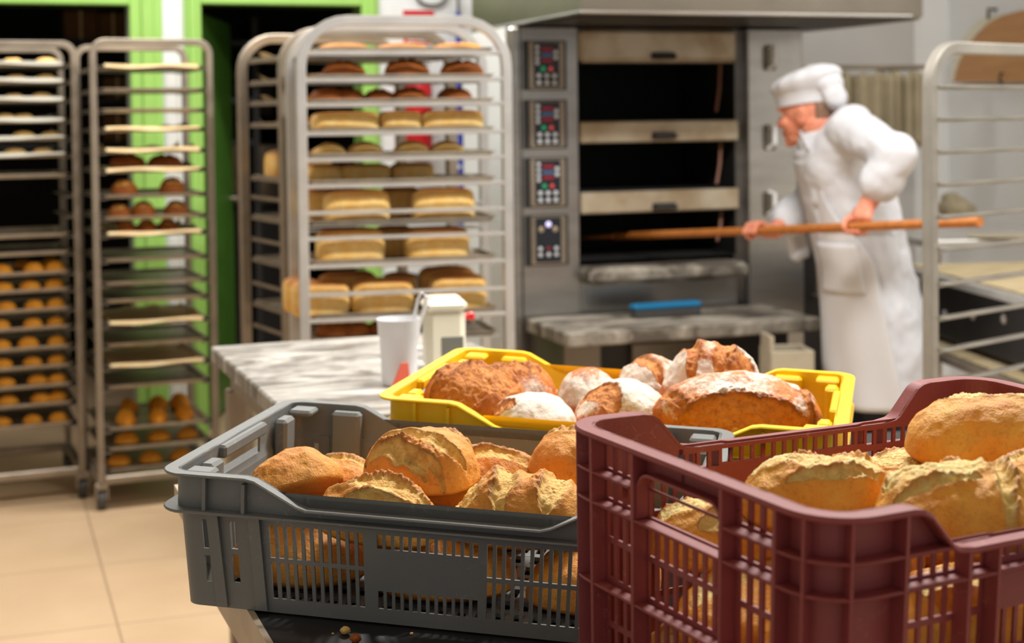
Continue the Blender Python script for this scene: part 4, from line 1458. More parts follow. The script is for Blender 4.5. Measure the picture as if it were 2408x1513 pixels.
# rack C: behind the bright rack, its left side in view
RC = Vector((-.760, 5.02, 0))
CY, CW, CD = .5, .62, .43
u_, v_ = Vector((math.cos(CY), math.sin(CY), 0)), Vector((-math.sin(CY), math.cos(CY), 0))
def cside(px, py):
    p = onplane(px, py, RC, CY + PI / 2)
    return (p - RC).dot(v_), p.z
rc_lev = [143, 197, 246, 298, 425, 470, 520, 571, 621, 676, 727, 777]
cz = [cside(615, y)[1] for y in rc_lev]
rc = rack(RC, CY, CW, CD, 1.742, 'steel wheeled rack behind the bright rack, papers poking out', [z - .002 for z in cz], (), bend=.12, tube=.034, mat=M['steel_dull'])
tmC = tray_mesh(CW - .056, CD - .03)
for k, z in enumerate(cz):
    if k in (5, 7, 9, 11):
        continue
    what = 'with paper and orange pastries' if k < 4 else ('with two pan loaves' if k == 4 else 'empty')
    put('baking_tray', tmC, rc, CW / 2, CD / 2, z, 'steel tray %s, %s level, rack behind the bright one' % (what, ORD[k]), 'tray', 'trays in the rack behind')
    if k < 4:
        pm = paper_mesh(CW - .092, CD - .066, 60 + k).build('baking_paper', M['paper'], None, 60, mesh_only=True)
        put('baking_paper', pm, rc, CW / 2, CD / 2, z + .001, 'curled baking paper on %s tray of the rack behind the bright one' % ORD[k], 'paper', 'baking papers on the racks')
        for j, (fx, fy) in enumerate(((.16, .13), (.15, .30))):
            put('flat_pastry', flats[j], rc, fx, fy, z + .0075, 'orange flat pastry on %s tray of the rack behind, %s' % (ORD[k], ['nearer the camera', 'further back'][j]), 'pastry', 'pastries on the rack behind', PI / 2 + .2 * j, s=.85)
for j, (fx, fy) in enumerate(((.125, .12), (.125, .31))):
    put('pan_loaf', pans[j], rc, fx, fy, cz[4] + .0022, 'pan loaf at left end of the rack behind, %s of two' % ['nearer', 'further'][j], 'loaf', 'pan loaves on the rack behind', .1, sc=(.75, .95, 1.0))

# rack R: near rack at the right edge, rails only
RY = .70
RRb = at(2187, 400, 3.62); RRb.z = 0
RR = RRb - Vector((-math.sin(RY), math.cos(RY), 0)) * .42
rplane = lambda py, px=2215: onplane(px, py, RRb, RY).z
rr_l = [203, 278, 354, 430, 506, 582, 663, 742, 817, 893]
rr = rack(RR, RY, .62, .42, 1.605, 'empty steel rack in front of the baker at right', (), [rplane(y) for y in rr_l], bend=.10, tube=.030, mat=M['steel_shaded'])
# ------------------------------------------------------------------ tables
BY = .367
TB = empty('packing_table', (-.308, 1.659, 0), 0, 'black-topped packing table with pale wood edge under the bread crates', 'table',
           mat=Matrix.Translation((-.308, 1.659, 0)) @ Matrix.Rotation(BY, 4, 'Z'))
# the top leans a little to the right, so its corners are placed on the leaning plane
def tpt(lx, ly, dz):
    c, s = math.cos(BY), math.sin(BY)
    x = -.308 + c * lx - s * ly
    y = 1.659 + s * lx + c * ly
    return Vector((lx, ly, table_z(x, y) + dz))
def slab(mb, x0, x1, y0, y1, z0, z1):
    P = [tpt(x, y, z) for z in (z0, z1) for x, y in ((x0, y0), (x1, y0), (x1, y1), (x0, y1))]
    mb.add(P, [(0, 3, 2, 1), (4, 5, 6, 7), (0, 1, 5, 4), (1, 2, 6, 5), (2, 3, 7, 6), (3, 0, 4, 7)])
m = MB(); slab(m, .007, 1.65, -.75, .5, -.03, 0); m.build('tabletop', M['table_black'], TB, 0)
m = MB(); slab(m, 0, .007, -.75, .5, -.03, .0008); m.build('edge_strip', M['table_edge'], TB, 0)
m = MB(); m.lohi((-.05, -.74, .48), (1.6, .46, .51), .004); m.build('undershelf', M['white'], TB, 0)
m = MB(); m.lohi((.03, -.7, .8), (1.6, -.66, .87)); m.lohi((.03, .42, .8), (1.6, .46, .84)); m.lohi((.03, -.7, .8), (.06, .46, .87)); m.build('frame', M['steel_dull'], TB, 0)
for x in (.16, 1.55):
    for y in (-.66, .42):
        m = MB(); m.lohi((x - .02, y - .02, 0), (x + .02, y + .02, tpt(x, y, -.03).z - .0005), .003); m.build('leg', M['steel_dull'], TB, 0)
# floured work table behind
a = onz(495, 815, .9); b = onz(565, 985, .9)
TY = math.atan2(.16, .395) - .03
vT = Vector((-math.sin(TY), math.cos(TY), 0)); uT = Vector((math.cos(TY), math.sin(TY), 0))
FT = empty('work_table', a, TY, 'flour-dusted pale work table behind the grey crate', 'table')
FT.location.z = 0
FW, FD = (onz(1058, 783, .9) - a).dot(uT), (a - b).dot(vT) + .05
m = MB(); m.lohi((0, -FD, .862), (FW, 0, .9), .004); m.build('tabletop', M['flour_table'], FT, 0)
m = MB(); m.lohi((.04, -FD + .04, .80), (FW - .04, -.04, .862)); m.build('apron', M['steel_dull'], FT, 0)
for x in (.05, FW - .05):
    for y in (-FD + .05, -.05):
        m = MB(); m.lohi((x - .022, y - .022, 0), (x + .022, y + .022, .80), .003); m.build('leg', M['steel_dull'], FT, 0)

# beaker, measuring spoon and square tub on the work table
bk = onz(940, 905, .9)
BK = empty('plastic_beaker', bk, 0, 'translucent white beaker with orange tint at its foot on the work table', 'beaker')
S = bk.y / FPX
hb = (905 - 748) * S
R0 = 50 * S
m = MB(); m.lathe([(0, .002), (R0 * .80, .002), (R0 * .84, .01), (R0 * .92, hb * .72), (R0 * .99, hb * .76), (R0 * 1.02, hb * .98), (R0 * 1.05, hb), (R0 * 1.0, hb), (R0 * .95, hb * .76), (R0 * .88, hb * .72), (R0 * .8, .012), (0, .006)], 36); m.build('wall', M['translucent'], BK)
SPN = empty('measuring_spoon', bk + Vector((.018, .0, hb * .58)), 0, 'white looped spoon handle sticking up out of the beaker', 'spoon')
m = MB(); h0 = hb * .78
m.tube([(.006, 0, 0), (.012, 0, h0 * .5), (.022, 0, h0 * .9), (.030, 0, h0 * 1.04), (.039, 0, h0 * .98), (.037, 0, h0 * .8), (.024, 0, h0 * .4), (.014, 0, 0)], .0035, 8); m.build('handle', M['white'], SPN)
m = MB(); m.ball((.01, 0, -.004), (.014, .014, .008)); m.build('scoop', M['white'], SPN)
wd_ = empty('orange_wedge', bk + Vector((.006, -.068, 0)), .5, 'orange plastic scraper standing against the foot of the white beaker', 'scraper')
m = MB(); m.loft([[Vector((-.022, -.004, 0)), Vector((.022, -.004, 0)), Vector((.022, .004, 0)), Vector((-.022, .004, 0))], [Vector((.004, -.002, .055)), Vector((.018, -.002, .055)), Vector((.018, .003, .055)), Vector((.004, .003, .055))]]); m.build('blade', M['orange'], wd_, 0)
ct = onz(1042, 880, .9) + Vector((0, .06, 0))
CT = empty('storage_tub', ct, TY - .15, 'square cream lidded tub with red tap on the work table', 'tub')
S2 = ct.y / FPX
wd2, ht = 94 * S2, (884 - 736) * S2
m = MB(); m.box((0, 0, ht / 2), (wd2, wd2 * .9, ht), None, .014); m.build('body', M['cream'], CT)
m = MB(); m.box((0, 0, ht + .006), (wd2 * 1.08, wd2 * .98, .026), None, .01); m.box((0, 0, ht + .021), (wd2 * .8, wd2 * .7, .006), None, .003); m.build('lid', M['cream'], CT)
m = MB(); m.lohi((-.012, -wd2 * .45 - .0012, .004), (wd2 * .42, -wd2 * .45 + .002, ht * .56), .001); m.build('window', M['greyfill'], CT, 0)
m = MB(); m.tube([(wd2 * .5, 0, ht * .84), (wd2 * .5 + .018, 0, ht * .84)], .007, 12); m.lohi((wd2 * .5 + .01, -.008, ht * .84 - .009), (wd2 * .5 + .024, .008, ht * .84 + .009), .003); m.build('tap', M['plastic_red'], CT)

# ------------------------------------------------------------------ crates
G1 = bread_crate('bread_crate', M['grey_plastic'], crate_matrix(-.062, 1.753, -.213), 'scuffed grey slotted bread crate at the table edge with wheat loaves')
G2 = bread_crate('bread_crate', M['yellow'], crate_matrix(.157, 2.14, -.249) @ Matrix.Diagonal((1.042, 1.042, 1.02, 1)), 'bright yellow bread crate of floury rustic loaves behind the grey crate')
G3 = veg_crate('ventilated_crate', M['burgundy'], crate_matrix(.345, 1.321, .526) @ Matrix.Scale(.87, 4), 'burgundy ribbed plastic crate of golden loaves nearest the camera at right')
# crumbs on the black table
for k, (px, py, r, lab) in enumerate(((812, 1492, .0055, 'largest pale bread crumb on the black table before the grey crate'), (836, 1511, .006, 'brown crust crumb at the bottom edge of the picture'), (968, 1494, .002, 'small orange crumb on the black table right of the largest'), (783, 1493, .0014, 'tiny crumb on the black table left of the largest'))):
    z0 = ZT
    for _ in range(4):
        p = onz(px, py, z0); z0 = table_z(p.x, p.y)
    m = MB(); m.ball((0, 0, 0), (r, r * .8, r * .75), 14, 10)
    rn = random.Random(k)
    m.v = [tuple(c * rn.uniform(.8, 1.15) for c in v) for v in m.v]
    o = m.build('bread_crumb', M['bread_pan'] if k != 1 else M['bread_dark'], None, 60)
    o.location = (p.x, p.y, z0 + r * .72)
    tag(o, lab, 'crumb', 'crumbs on the black table')

# ------------------------------------------------------------------ the breads in the crates
BODIES = []
def put_bread(name, me, H, pos, yaw, pitch, roll, label, cat, group, s=1.0, free=False):
    R = Matrix.Rotation(yaw, 3, 'Z') @ Euler((roll, pitch, 0)).to_matrix()
    co = [v.co for v in me.vertices]
    sz = [max(c[k] for c in co) - min(c[k] for c in co) for k in range(3)]
    BODIES.append(dict(name=name, me=me, H=H, p=Vector(pos), R=R, r=[x * s / 2 for x in sz], s=s, lab=(label, cat, group), free=free))

def settle(crate, A, B, floor, sc, iters=260):
    """Pushes touching loaves apart and keeps them inside the crate, then sets them down."""
    mw = Matrix.Translation(crate.matrix_world.translation) @ crate.matrix_world.to_quaternion().to_matrix().to_4x4()
    inv = mw.inverted(); Rq = inv.to_3x3()
    for b in BODIES:
        b['q'] = np.array(inv @ b['p']); b['M'] = np.array(Rq @ b['R']); b['rr'] = np.array(b['r']) * .99
        b['q0'] = b['q'].copy()
        d = (b['p'] - CAM).normalized(); b['d'] = np.array(Rq @ d)
        b['ext'] = np.sqrt(((b['M'] * b['rr']) ** 2).sum(1))
    def rad(b, n):
        return 1.0 / math.sqrt((((b['M'].T @ n) / b['rr']) ** 2).sum())
    for it in range(iters):
        for i in range(len(BODIES)):
            for j in range(i + 1, len(BODIES)):
                a, c = BODIES[i], BODIES[j]
                n = c['q'] - a['q']; L = np.linalg.norm(n)
                if L > .25 or L < 1e-6: continue
                n = n / L
                # contact direction of two ellipsoids, softened towards the flatter body's normal
                na = a['M'] @ ((a['M'].T @ n) / a['rr'] ** 2); na /= np.linalg.norm(na)
                nc = c['M'] @ ((c['M'].T @ n) / c['rr'] ** 2); nc /= np.linalg.norm(nc)
                pen = rad(a, n) + rad(c, n) - L
                if pen <= 0: continue
                m = na + nc; m /= np.linalg.norm(m)
                push = m * pen * .5 * abs(float(m @ n))
                for b, sg in ((a, -1), (c, 1)):
                    v = push * sg
                    if not b['free']:
                        w = b['d'] * float(v @ b['d']) * .6
                        if abs(float((b['q'] + w - b['q0']) @ b['d'])) > .03: w = w * 0
                        v = w + v * (.05 if np.linalg.norm(b['q'] - b['q0']) < .036 else 0)
                    elif v[2] > 0:
                        v = v * np.array([1, 1, .15])
                    b['q'] = b['q'] + v
        for b in BODIES:
            e = b['ext']
            for k, lim in ((0, A), (1, B)):
                m = max(lim * (.95 if b['free'] else 1) - e[k], .004)
                b['q'][k] = min(max(b['q'][k], -m), m)
            b['q'][2] = max(b['q'][2], floor + e[2])
    for b in BODIES:
        p = mw @ Vector(b['q'])
        m4 = Matrix.Translation(p) @ b['R'].to_4x4() @ Matrix.Scale(b['s'], 4) @ Matrix.Translation((0, 0, -b['H'] / 2))
        tag(link(b['name'], b['me'], None, m4), *b['lab'])
    BODIES.clear()

GW = 'wheat loaves in the grey crate'
# (px, py, depth, L, W, H, yaw, pitch, roll, seed, slashes, label)
wheat = [
 (993, 1086, 1.735, .136, .118, .070, .1, 0, .12, 11, ((-.95, .0, .05, -.98, .011, .007, .006), (-.8, .35, .75, -.62, .015, .009, -.006), (-.1, .8, .85, .1, .010, .005, .006), (-.35, -.62, .35, -.95, .005, .005, .002)), 'round torn wheat loaf lying on top of the others in the grey crate'),
 (688, 1124, 1.745, .112, .092, .064, .35, -.15, -.55, 12, ((-.9, .35, .9, .3, .014, .004, .006),), 'wheat loaf tipped on its side at left end of the grey crate'),
 (805, 1142, 1.79, .130, .105, .070, -.3, .05, .1, 13, ((-.8, .1, .8, 0, .010, .004, .004),), 'smooth wheat loaf half hidden behind the front loaf in the grey crate'),
 (897, 1190, 1.665, .144, .098, .066, -.28, .10, .1, 14, ((-.92, .1, .9, -.05, .020, .006, .009), (-.5, -.62, .85, -.50, .006, .003, .003)), 'split wheat loaf against the front wall of the grey crate, left of centre'),
 (1150, 1140, 1.83, .165, .100, .070, .05, .05, .0, 15, ((-.85, .3, .9, .2, .012, .006, .005), (-.85, -.25, .9, -.3, .012, .006, .005)), 'ridged wheat loaf shaded beneath the round top loaf in the grey crate'),
 (1228, 1190, 1.66, .166, .105, .076, .02, .0, .12, 16, ((-.95, -.5, -.45, .75, .024, .006, .005), (-.35, -.9, .0, .8, .013, .007, .007), (.28, -.9, .62, .75, .016, .006, .007)), 'large slashed wheat loaf leaning on the front wall beside the burgundy crate'),
 (1362, 1084, 1.80, .122, .098, .068, .2, .15, .35, 17, ((-.8, .6, .8, .55, .016, .006, .008),), 'wheat loaf with burnt crest half hidden by the burgundy crate'),
]
for w in wheat:
    px, py, d, L, W, H, yw, pi_, ro, sd, sl_, lab = w
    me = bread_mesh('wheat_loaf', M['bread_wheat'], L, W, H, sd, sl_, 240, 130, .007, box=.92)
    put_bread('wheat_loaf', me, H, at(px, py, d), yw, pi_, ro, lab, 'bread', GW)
lowW = [bread_mesh('wheat_loaf', M['bread_wheat'], .160, .118, .070, 60 + k, ((-.85, .2, .8, -.1, .016, .006, .005),), 120, 64, .007, box=.92) for k in range(3)]
def inside(cx, cy, yaw, u, v, z):
    c, s = math.cos(yaw), math.sin(yaw)
    x, y = cx + c * u - s * v, cy + s * u + c * v
    return Vector((x, y, table_z(x, y) + z))
k = 0
for j, v in enumerate((-.085, .085)):
    for i, u in enumerate((-.172, .0, .172)):
        put_bread('wheat_loaf', lowW[k % 3], .070, inside(-.062, 1.753, -.213, u, v, .046), -.213 + random.uniform(-.05, .05), 0, 0,
                  'wheat loaf on the floor of the grey crate, %s row, %s' % (['front', 'back'][j], ['left', 'middle', 'right'][i]), 'bread', GW, free=True)
        k += 1
settle(G1, .274, .176, .008, 1)
GY = 'rustic loaves in the yellow crate'
rustic = [
 (1085, 932, 2.03, .150, .125, .100, .25, .1, .15, 21, ((-.85, .15, .8, .35, .020, .008, .007), (-.9, -.4, .7, -.3, .030, .006, .006)), .25, 'dark torn crusty loaf at left end of the yellow crate'),
 (1248, 926, 2.14, .105, .105, .080, .0, .0, .1, 22, ((-.6, -.1, .6, -.1, .018, .004, .004), (.0, .8, .15, -.6, .010, .003, .003)), .95, 'small round floury loaf second from left in the yellow crate, back row'),
 (1256, 992, 1.985, .118, .110, .068, .1, .0, .0, 23, ((-.9, .2, -.5, -.5, .010, .003, .003),), 1.15, 'pale floury dome at the front of the yellow crate'),
 (1374, 932, 2.13, .100, .105, .088, .3, .0, .1, 24, ((.0, .7, .9, -.1, .016, .005, .006),), 1.0, 'floury round loaf with peaked crust in middle of the yellow crate'),
 (1443, 974, 2.0, .140, .125, .092, .25, .05, .1, 25, ((-.75, .4, -.35, -.8, .018, .005, .004), (.35, .5, .95, -.2, .012, .004, .005)), 1.0, 'floury loaf with orange crack behind the burgundy crate corner'),
 (1546, 893, 2.17, .120, .110, .100, .5, .0, .1, 26, ((-.5, .8, -.2, -.8, .012, .004, .003), (-.1, .2, .9, .0, .014, .004, .004)), 1.0, 'floury loaf leaning behind the tallest loaf in the yellow crate'),
 (1672, 900, 2.09, .142, .120, .120, -.15, .1, .2, 27, ((-.5, .9, -.35, -.9, .010, .006, .005), (.25, .9, .15, -.9, .014, .005, .004), (.2, -.5, .95, -.4, .028, .004, .005)), .95, 'tallest round loaf with white flour cap on top of the yellow crate pile'),
 (1736, 953, 1.965, .228, .105, .090, .03, .03, .62, 28, ((-.80, -.70, .82, -.66, .015, .005, .010), (.70, .9, .82, -.8, .006, .004, .003), (-.95, .7, -.62, -.7, .008, .003, .002)), 0.72, 'long oval crusty loaf with floury right half at front of the yellow crate'),
]
for w in rustic:
    px, py, d, L, W, H, yw, pi_, ro, sd, sl_, fl_, lab = w
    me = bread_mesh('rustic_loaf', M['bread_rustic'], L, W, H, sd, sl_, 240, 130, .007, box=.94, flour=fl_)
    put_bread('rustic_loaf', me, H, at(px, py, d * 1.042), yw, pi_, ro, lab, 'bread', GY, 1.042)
lowR = [bread_mesh('rustic_loaf', M['bread_rustic'], .16, .12, .08, 65 + k, ((-.8, .1, .8, -.1, .016, .006, .005),), 100, 60, .006, flour=.8) for k in range(2)]
for i, u in enumerate((-.17, .01, .19)):
    for j, v in enumerate((-.095, .075)):
        put_bread('rustic_loaf', lowR[(i + j) % 2], .08, inside(.157, 2.14, -.249, u, v, .05), -.249, 0, 0, 'rustic loaf on the floor of the yellow crate, %s row, %s' % (['front', 'back'][j], ['left', 'middle', 'right'][i]), 'bread', GY, free=True)
settle(G2, .284, .186, .008, 1.04)
GB = 'golden loaves in the burgundy crate'
gold = [
 (2335, 1026, 1.60, .188, .125, .082, -.12, .02, .05, 31, ((-.70, .30, .97, .25, .030, .003, .008), (.38, -.1, .52, -.95, .007, .004, .002), (-.6, .8, .2, .9, .008, .002, .007)), 'smooth golden loaf resting on top of the burgundy crate pile'),
 (1938, 1152, 1.50, .165, .110, .075, -.12, .05, .12, 32, ((-.95, .12, .92, .22, .036, .004, .012), (-.5, -.62, .97, -.45, .006, .004, .007)), 'torn golden loaf left of centre on the burgundy crate pile'),
 (2292, 1198, 1.385, .158, .120, .085, -.2, .05, .1, 33, ((-.92, .15, .5, .30, .036, .004, .008), (.32, .9, .46, -.95, .010, .006, .011), (-.8, -.55, .2, -.40, .007, .005, .006)), 'golden loaf with curled crust at front of the burgundy crate'),
 (2165, 1120, 1.60, .150, .105, .074, -.3, .0, .1, 34, ((-.85, .1, .8, .2, .034, .008, .008),), 'torn golden loaf beneath the top loaf of the burgundy crate'),
 (2440, 1150, 1.50, .13, .10, .075, .4, 0, 0, 35, ((-.8, .1, .8, .2, .014, .004, .005),), 'golden loaf at right edge of the photo in the burgundy crate'),
 (1672, 1236, 1.56, .165, .105, .074, .35, .05, .1, 36, ((-.85, .2, .8, -.1, .030, .006, .006), (-.6, -.6, .7, -.7, .012, .004, .005)), 'golden loaf behind the handle hole of the burgundy crate'),
]
for w in gold:
    px, py, d, L, W, H, yw, pi_, ro, sd, sl_, lab = w
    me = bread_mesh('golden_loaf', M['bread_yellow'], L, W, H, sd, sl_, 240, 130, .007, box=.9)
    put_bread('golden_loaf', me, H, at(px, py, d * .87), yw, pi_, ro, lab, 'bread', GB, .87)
lowG = [bread_mesh('golden_loaf', M['bread_yellow'], .176, .138, .070, 70 + k, ((-.85, .15, .8, -.1, .026, .006, .005),), 120, 64, .007, box=.9) for k in range(3)]
k = 0
for lay, z in enumerate((.038, .100, .162)):
    for j, v in enumerate((-.074, .074)):
        for i, u in enumerate((-.162, .0, .162)):
            put_bread('golden_loaf', lowG[k % 3], .070, inside(.345, 1.321, .526, u + random.uniform(-.004, .004), v + random.uniform(-.003, .003), z), .526 + random.uniform(-.05, .05), random.uniform(-.06, .06), random.uniform(-.08, .08),
                      'golden loaf low in the burgundy crate, %s layer, %s row, %s' % (['bottom', 'second', 'third'][lay], ['front', 'back'][j], ['left', 'centre', 'right'][i]), 'bread', GB, .87, free=True)
            k += 1
settle(G3, .236, .150, .007, .87)
# ------------------------------------------------------------------ the baker and his peel
def remesh(o, vox, smooth=4, disp=None):
    r = o.modifiers.new('join', 'REMESH'); r.mode = 'VOXEL'; r.voxel_size = vox; r.use_smooth_shade = True
    s = o.modifiers.new('soften', 'SMOOTH'); s.factor = 0.5; s.iterations = smooth
    if disp:
        tx = bpy.data.textures.new(o.name + '_folds', 'CLOUDS'); tx.noise_scale = disp[0]; tx.noise_depth = 2
        d = o.modifiers.new('folds', 'DISPLACE'); d.texture = tx; d.strength = disp[1]; d.mid_level = 0.5
        d.texture_coords = 'LOCAL'
    return o

PE0, PE1 = at(2305, 522, 4.35), at(1445, 556, 5.98)
PDIR = (PE1 - PE0).normalized()
def on_shaft(px):
    lo, hi = 0.0, 3.0
    for _ in range(50):
        mid = (lo + hi) / 2
        q = CM @ (PE0 + PDIR * mid - CAM)
        if 1204 + FPX * q.x / q.y > px: lo = mid
        else: hi = mid
    return PE0 + PDIR * lo
peel = empty('baking_peel', PE0, 0, 'long wooden peel pushed by the baker into the lowest open oven chamber', 'peel')
SR = .0150
m = MB()
Lp = (PE1 - PE0).length
m.sweep([PDIR * t for t in (0, .01, .6, 1.2, Lp)], [(SR * math.cos(2 * PI * k / 14), SR * math.sin(2 * PI * k / 14)) for k in range(14)])
m.build('shaft', M['wood'], peel)
m = MB(); sx = PDIR.cross(Vector((0, 0, 1))).normalized()
bl = [(-.02, .03), (.06, .07), (.10, .075), (.17, .075), (.19, .06)]
ringL = [PDIR * (Lp + a) - sx * b for a, b in bl] + [PDIR * (Lp + a) + sx * b for a, b in bl[::-1]]
upv = sx.cross(PDIR).normalized()
m.loft([[p - upv * .006 for p in ringL], [p + upv * .006 for p in ringL]])
m.build('blade', M['wood'], peel, 30)

man = empty('person', (0, 0, 0), 0, 'baker in white cap, coat and long apron leaning to push a long peel', 'person')
man.location = at(2080, 900, 5.26); man.location.z = 0
MO = Vector(man.location)
def J(px, py, d): return at(px, py, d) - MO
fb = Vector((-.88, .47, 0)).normalized(); lb = Vector((-fb.y, fb.x, 0))   # body: forward and left
zup = Vector((0, 0, 1))
hips = J(2038, 620, 5.24); chest = J(1978, 385, 5.22); neckb = J(1945, 300, 5.2)
shL = J(1995, 305, 5.02); shR = J(1945, 312, 5.38)
elL = J(2110, 365, 4.80); elR = J(1912, 475, 5.44)
hL = on_shaft(2012) - MO; hR = on_shaft(1776) - MO
wrL = J(2042, 478, hL.y + MO.y + .03); wrR = J(1822, 543, hR.y + MO.y + .05)
body = MB()
# head
hc = J(1897, 268, 5.16)
hf = Vector((-.78, .60, -.13)).normalized(); hl = zup.cross(hf).normalized(); hu = hf.cross(hl).normalized()
HR = Matrix((hf, hl, hu)).transposed()
HS = .94
def hp_(x, y, z): return hc + HR @ (Vector((x, y, z)) * HS)
def hball(c, r): body.ball(hp_(*c), Vector(r) * HS, 22, 14, HR)
hball((-.005, 0, .03), (.100, .078, .105))
hball((.035, 0, -.035), (.062, .060, .062))
hball((.045, 0, -.075), (.046, .044, .034))
hball((.080, 0, -.095), (.020, .024, .018))
body.capsule(hp_(.088, 0, .018), hp_(.112, 0, -.026), .009 * HS, .014 * HS, 12)
for s in (-1, 1):
    hball((.104, s * .011, -.030), (.009, .008, .008))
    hball((.080, s * .034, .030), (.018, .026, .009))
    hball((.066, s * .046, -.022), (.024, .020, .020))
    hball((-.012, s * .078, -.008), (.022, .008, .034))
    hball((-.020, s * .084, .006), (.014, .007, .018))
hball((.094, 0, -.058), (.012, .026, .006)); hball((.092, 0, -.069), (.011, .022, .007))
body.capsule(hp_(-.030, 0, -.04), neckb + Vector((0, 0, -.02)), .062, .068)
body.capsule(neckb, chest, .08, .13); body.capsule(chest + lb * .06, hips + lb * .05, .11, .12); body.capsule(chest - lb * .06, hips - lb * .05, .11, .12)
body.capsule(shR, shL, .06, .06)
for sh_, el, wr in ((shL, elL, wrL), (shR, elR, wrR)):
    body.capsule(sh_, el, .052, .044); body.capsule(el, wr, .044, .030)
# legs
kn = {}
for s, px in ((1, 2072), (-1, 2050)):
    h_ = hips + lb * s * .09
    foot = Vector((0, 0, 0)) + lb * s * .12 + fb * (.10 if s < 0 else -.12)
    k_ = (h_ + foot) / 2 + fb * .03; k_.z = .50
    an = Vector((foot.x, foot.y, .09))
    kn[s] = (h_, k_, an)
    body.capsule(h_, k_, .082, .056); body.capsule(k_, an, .055, .036)
    body.capsule(an, an + fb * .12 + Vector((0, 0, -.055)), .036, .028)
# hands gripping the shaft
def grip(c, wr, flip):
    a = PDIR
    p = (wr - c); p = (p - a * p.dot(a)).normalized()
    q = a.cross(p) * flip
    palm = c + p * .036
    body.capsule(wr, palm + p * .008, .028, .027, 14)
    body.capsule(palm - a * .030, palm + a * .030, .019, .019, 14)
    body.capsule(palm + p * .022 - a * .022, palm + p * .022 + a * .022, .020, .020, 14)
    for k, ln in enumerate((.92, 1.0, .96, .82)):
        off = (k - 1.5) * .0195
        prev = None
        for j, deg in enumerate((15, 75, 130, 178 + 22 * ln)):
            t = math.radians(deg * ln if j < 3 else deg)
            R_ = SR + .0095
            pt = c + a * (off + .002 * j) + (p * math.cos(t) + q * math.sin(t)) * (R_ + (.006 if j == 1 else 0))
            if prev is not None:
                body.capsule(prev, pt, .0092 - .0006 * j, .0088 - .0006 * j, 10)
            prev = pt
    # thumb: from the side of the palm, closing the other way round
    prev = palm + a * .028 - q * .006
    for j, deg in enumerate((-40, -85, -125)):
        t = math.radians(deg)
        pt = c + a * (.034 - .004 * j) + (p * math.cos(t) + q * math.sin(t)) * (SR + .0105)
        body.capsule(prev, pt, .0115 - .001 * j, .0105 - .001 * j, 10)
        prev = pt
grip(hL, wrL, 1); grip(hR, wrR, -1)
bo = body.build('body', M['skin'], man, 0)
remesh(bo, .0045, 3)
# eyes and hair
for s in (-1, 1):
    m = MB(); m.ball(hp_(.078, s * .033, .010), .0115 * HS, 16, 10); m.build('eye', M['white'], man)
    m = MB(); m.ball(hp_(.0855, s * .0335, .010), .0065 * HS, 12, 8); m.build('iris', M['dark_machine'], man)
m = MB()
vs = []
NA, NZ = 30, 10
for j in range(NZ + 1):
    for i in range(NA + 1):
        an = math.radians(128 + 104 * i / NA)
        z = -.055 + .09 * j / NZ
        rr_ = math.sqrt(max(.05, 1 - ((z - .03) / .112) ** 2))
        x = -.005 + .1045 * rr_ * math.cos(an); y = .0825 * rr_ * math.sin(an)
        vs.append(hp_(x, y, z))
m.add(vs, [(j * (NA + 1) + i, j * (NA + 1) + i + 1, (j + 1) * (NA + 1) + i + 1, (j + 1) * (NA + 1) + i) for j in range(NZ) for i in range(NA)])
hr = m.build('hair', M['hair'], man); sdm = hr.modifiers.new('thick', 'SOLIDIFY'); sdm.thickness = .006; sdm.offset = -1
# cap
m = MB(); rings = []
for z, rx, ry, ox, rip in ((.034, .107, .088, 0, 0), (.050, .1085, .0895, 0, 0), (.078, .110, .091, 0, 0), (.084, .116, .097, -.002, .003), (.105, .130, .112, -.008, .006), (.122, .134, .116, -.014, .008), (.134, .128, .110, -.018, .008), (.149, .106, .092, -.022, .006), (.160, .066, .058, -.024, .003), (.163, .004, .004, -.024, 0)):
    r = []
    for i in range(72):
        an = 2 * PI * i / 72
        w = 1 + rip * 3.5 * math.sin(an * 12) + rip * 2 * math.sin(an * 5 + 1)
        r.append(hp_(ox + rx * w * math.cos(an), ry * w * math.sin(an), z + .012 * math.cos(an) * (-1 if z > .1 else 0)))
    rings.append(r)
m.loft(rings, cap=True)
ht_ = m.build('cap', M['coat'], man, 50)
m = MB(); m.ball(hp_(-.118, 0, .052), Vector((.040, .066, .060)) * HS, 20, 14, HR); m.ball(hp_(-.10, .0, .098), Vector((.052, .075, .045)) * HS, 20, 14, HR)
cp_ = m.build('cap_back', M['coat'], man, 0); remesh(cp_, .008, 3, (.05, .014))
# coat
ct_ = MB()
ct_.capsule(neckb - Vector((0, 0, .055)), chest, .105, .15)
for s in (-1, 1):
    ct_.capsule(chest + lb * s * .085 + zup * .02, hips + lb * s * .075, .128, .138)
    ct_.capsule(neckb + lb * s * .06 - zup * .06, chest + lb * s * .05, .085, .125)
ct_.capsule(shL, elL, .078, .068); ct_.capsule(elL, elL + (wrL - elL) * .45, .070, .062)
ct_.capsule(elL + (wrL - elL) * .38, elL + (wrL - elL) * .56, .068, .068)
ct_.capsule(shR, elR, .082, .072); ct_.capsule(elR, elR + (wrR - elR) * .66, .074, .062)
ct_.capsule(elR + (wrR - elR) * .45, elR + (wrR - elR) * .68, .072, .064)
ct_.capsule(J(1862, 560, 5.4), J(1874, 598, 5.4), .030, .034); ct_.capsule(J(1890, 560, 5.4), J(1892, 596, 5.4), .022, .026)
ct_.capsule(shL - lb * .03, chest + lb * .1, .085, .12)
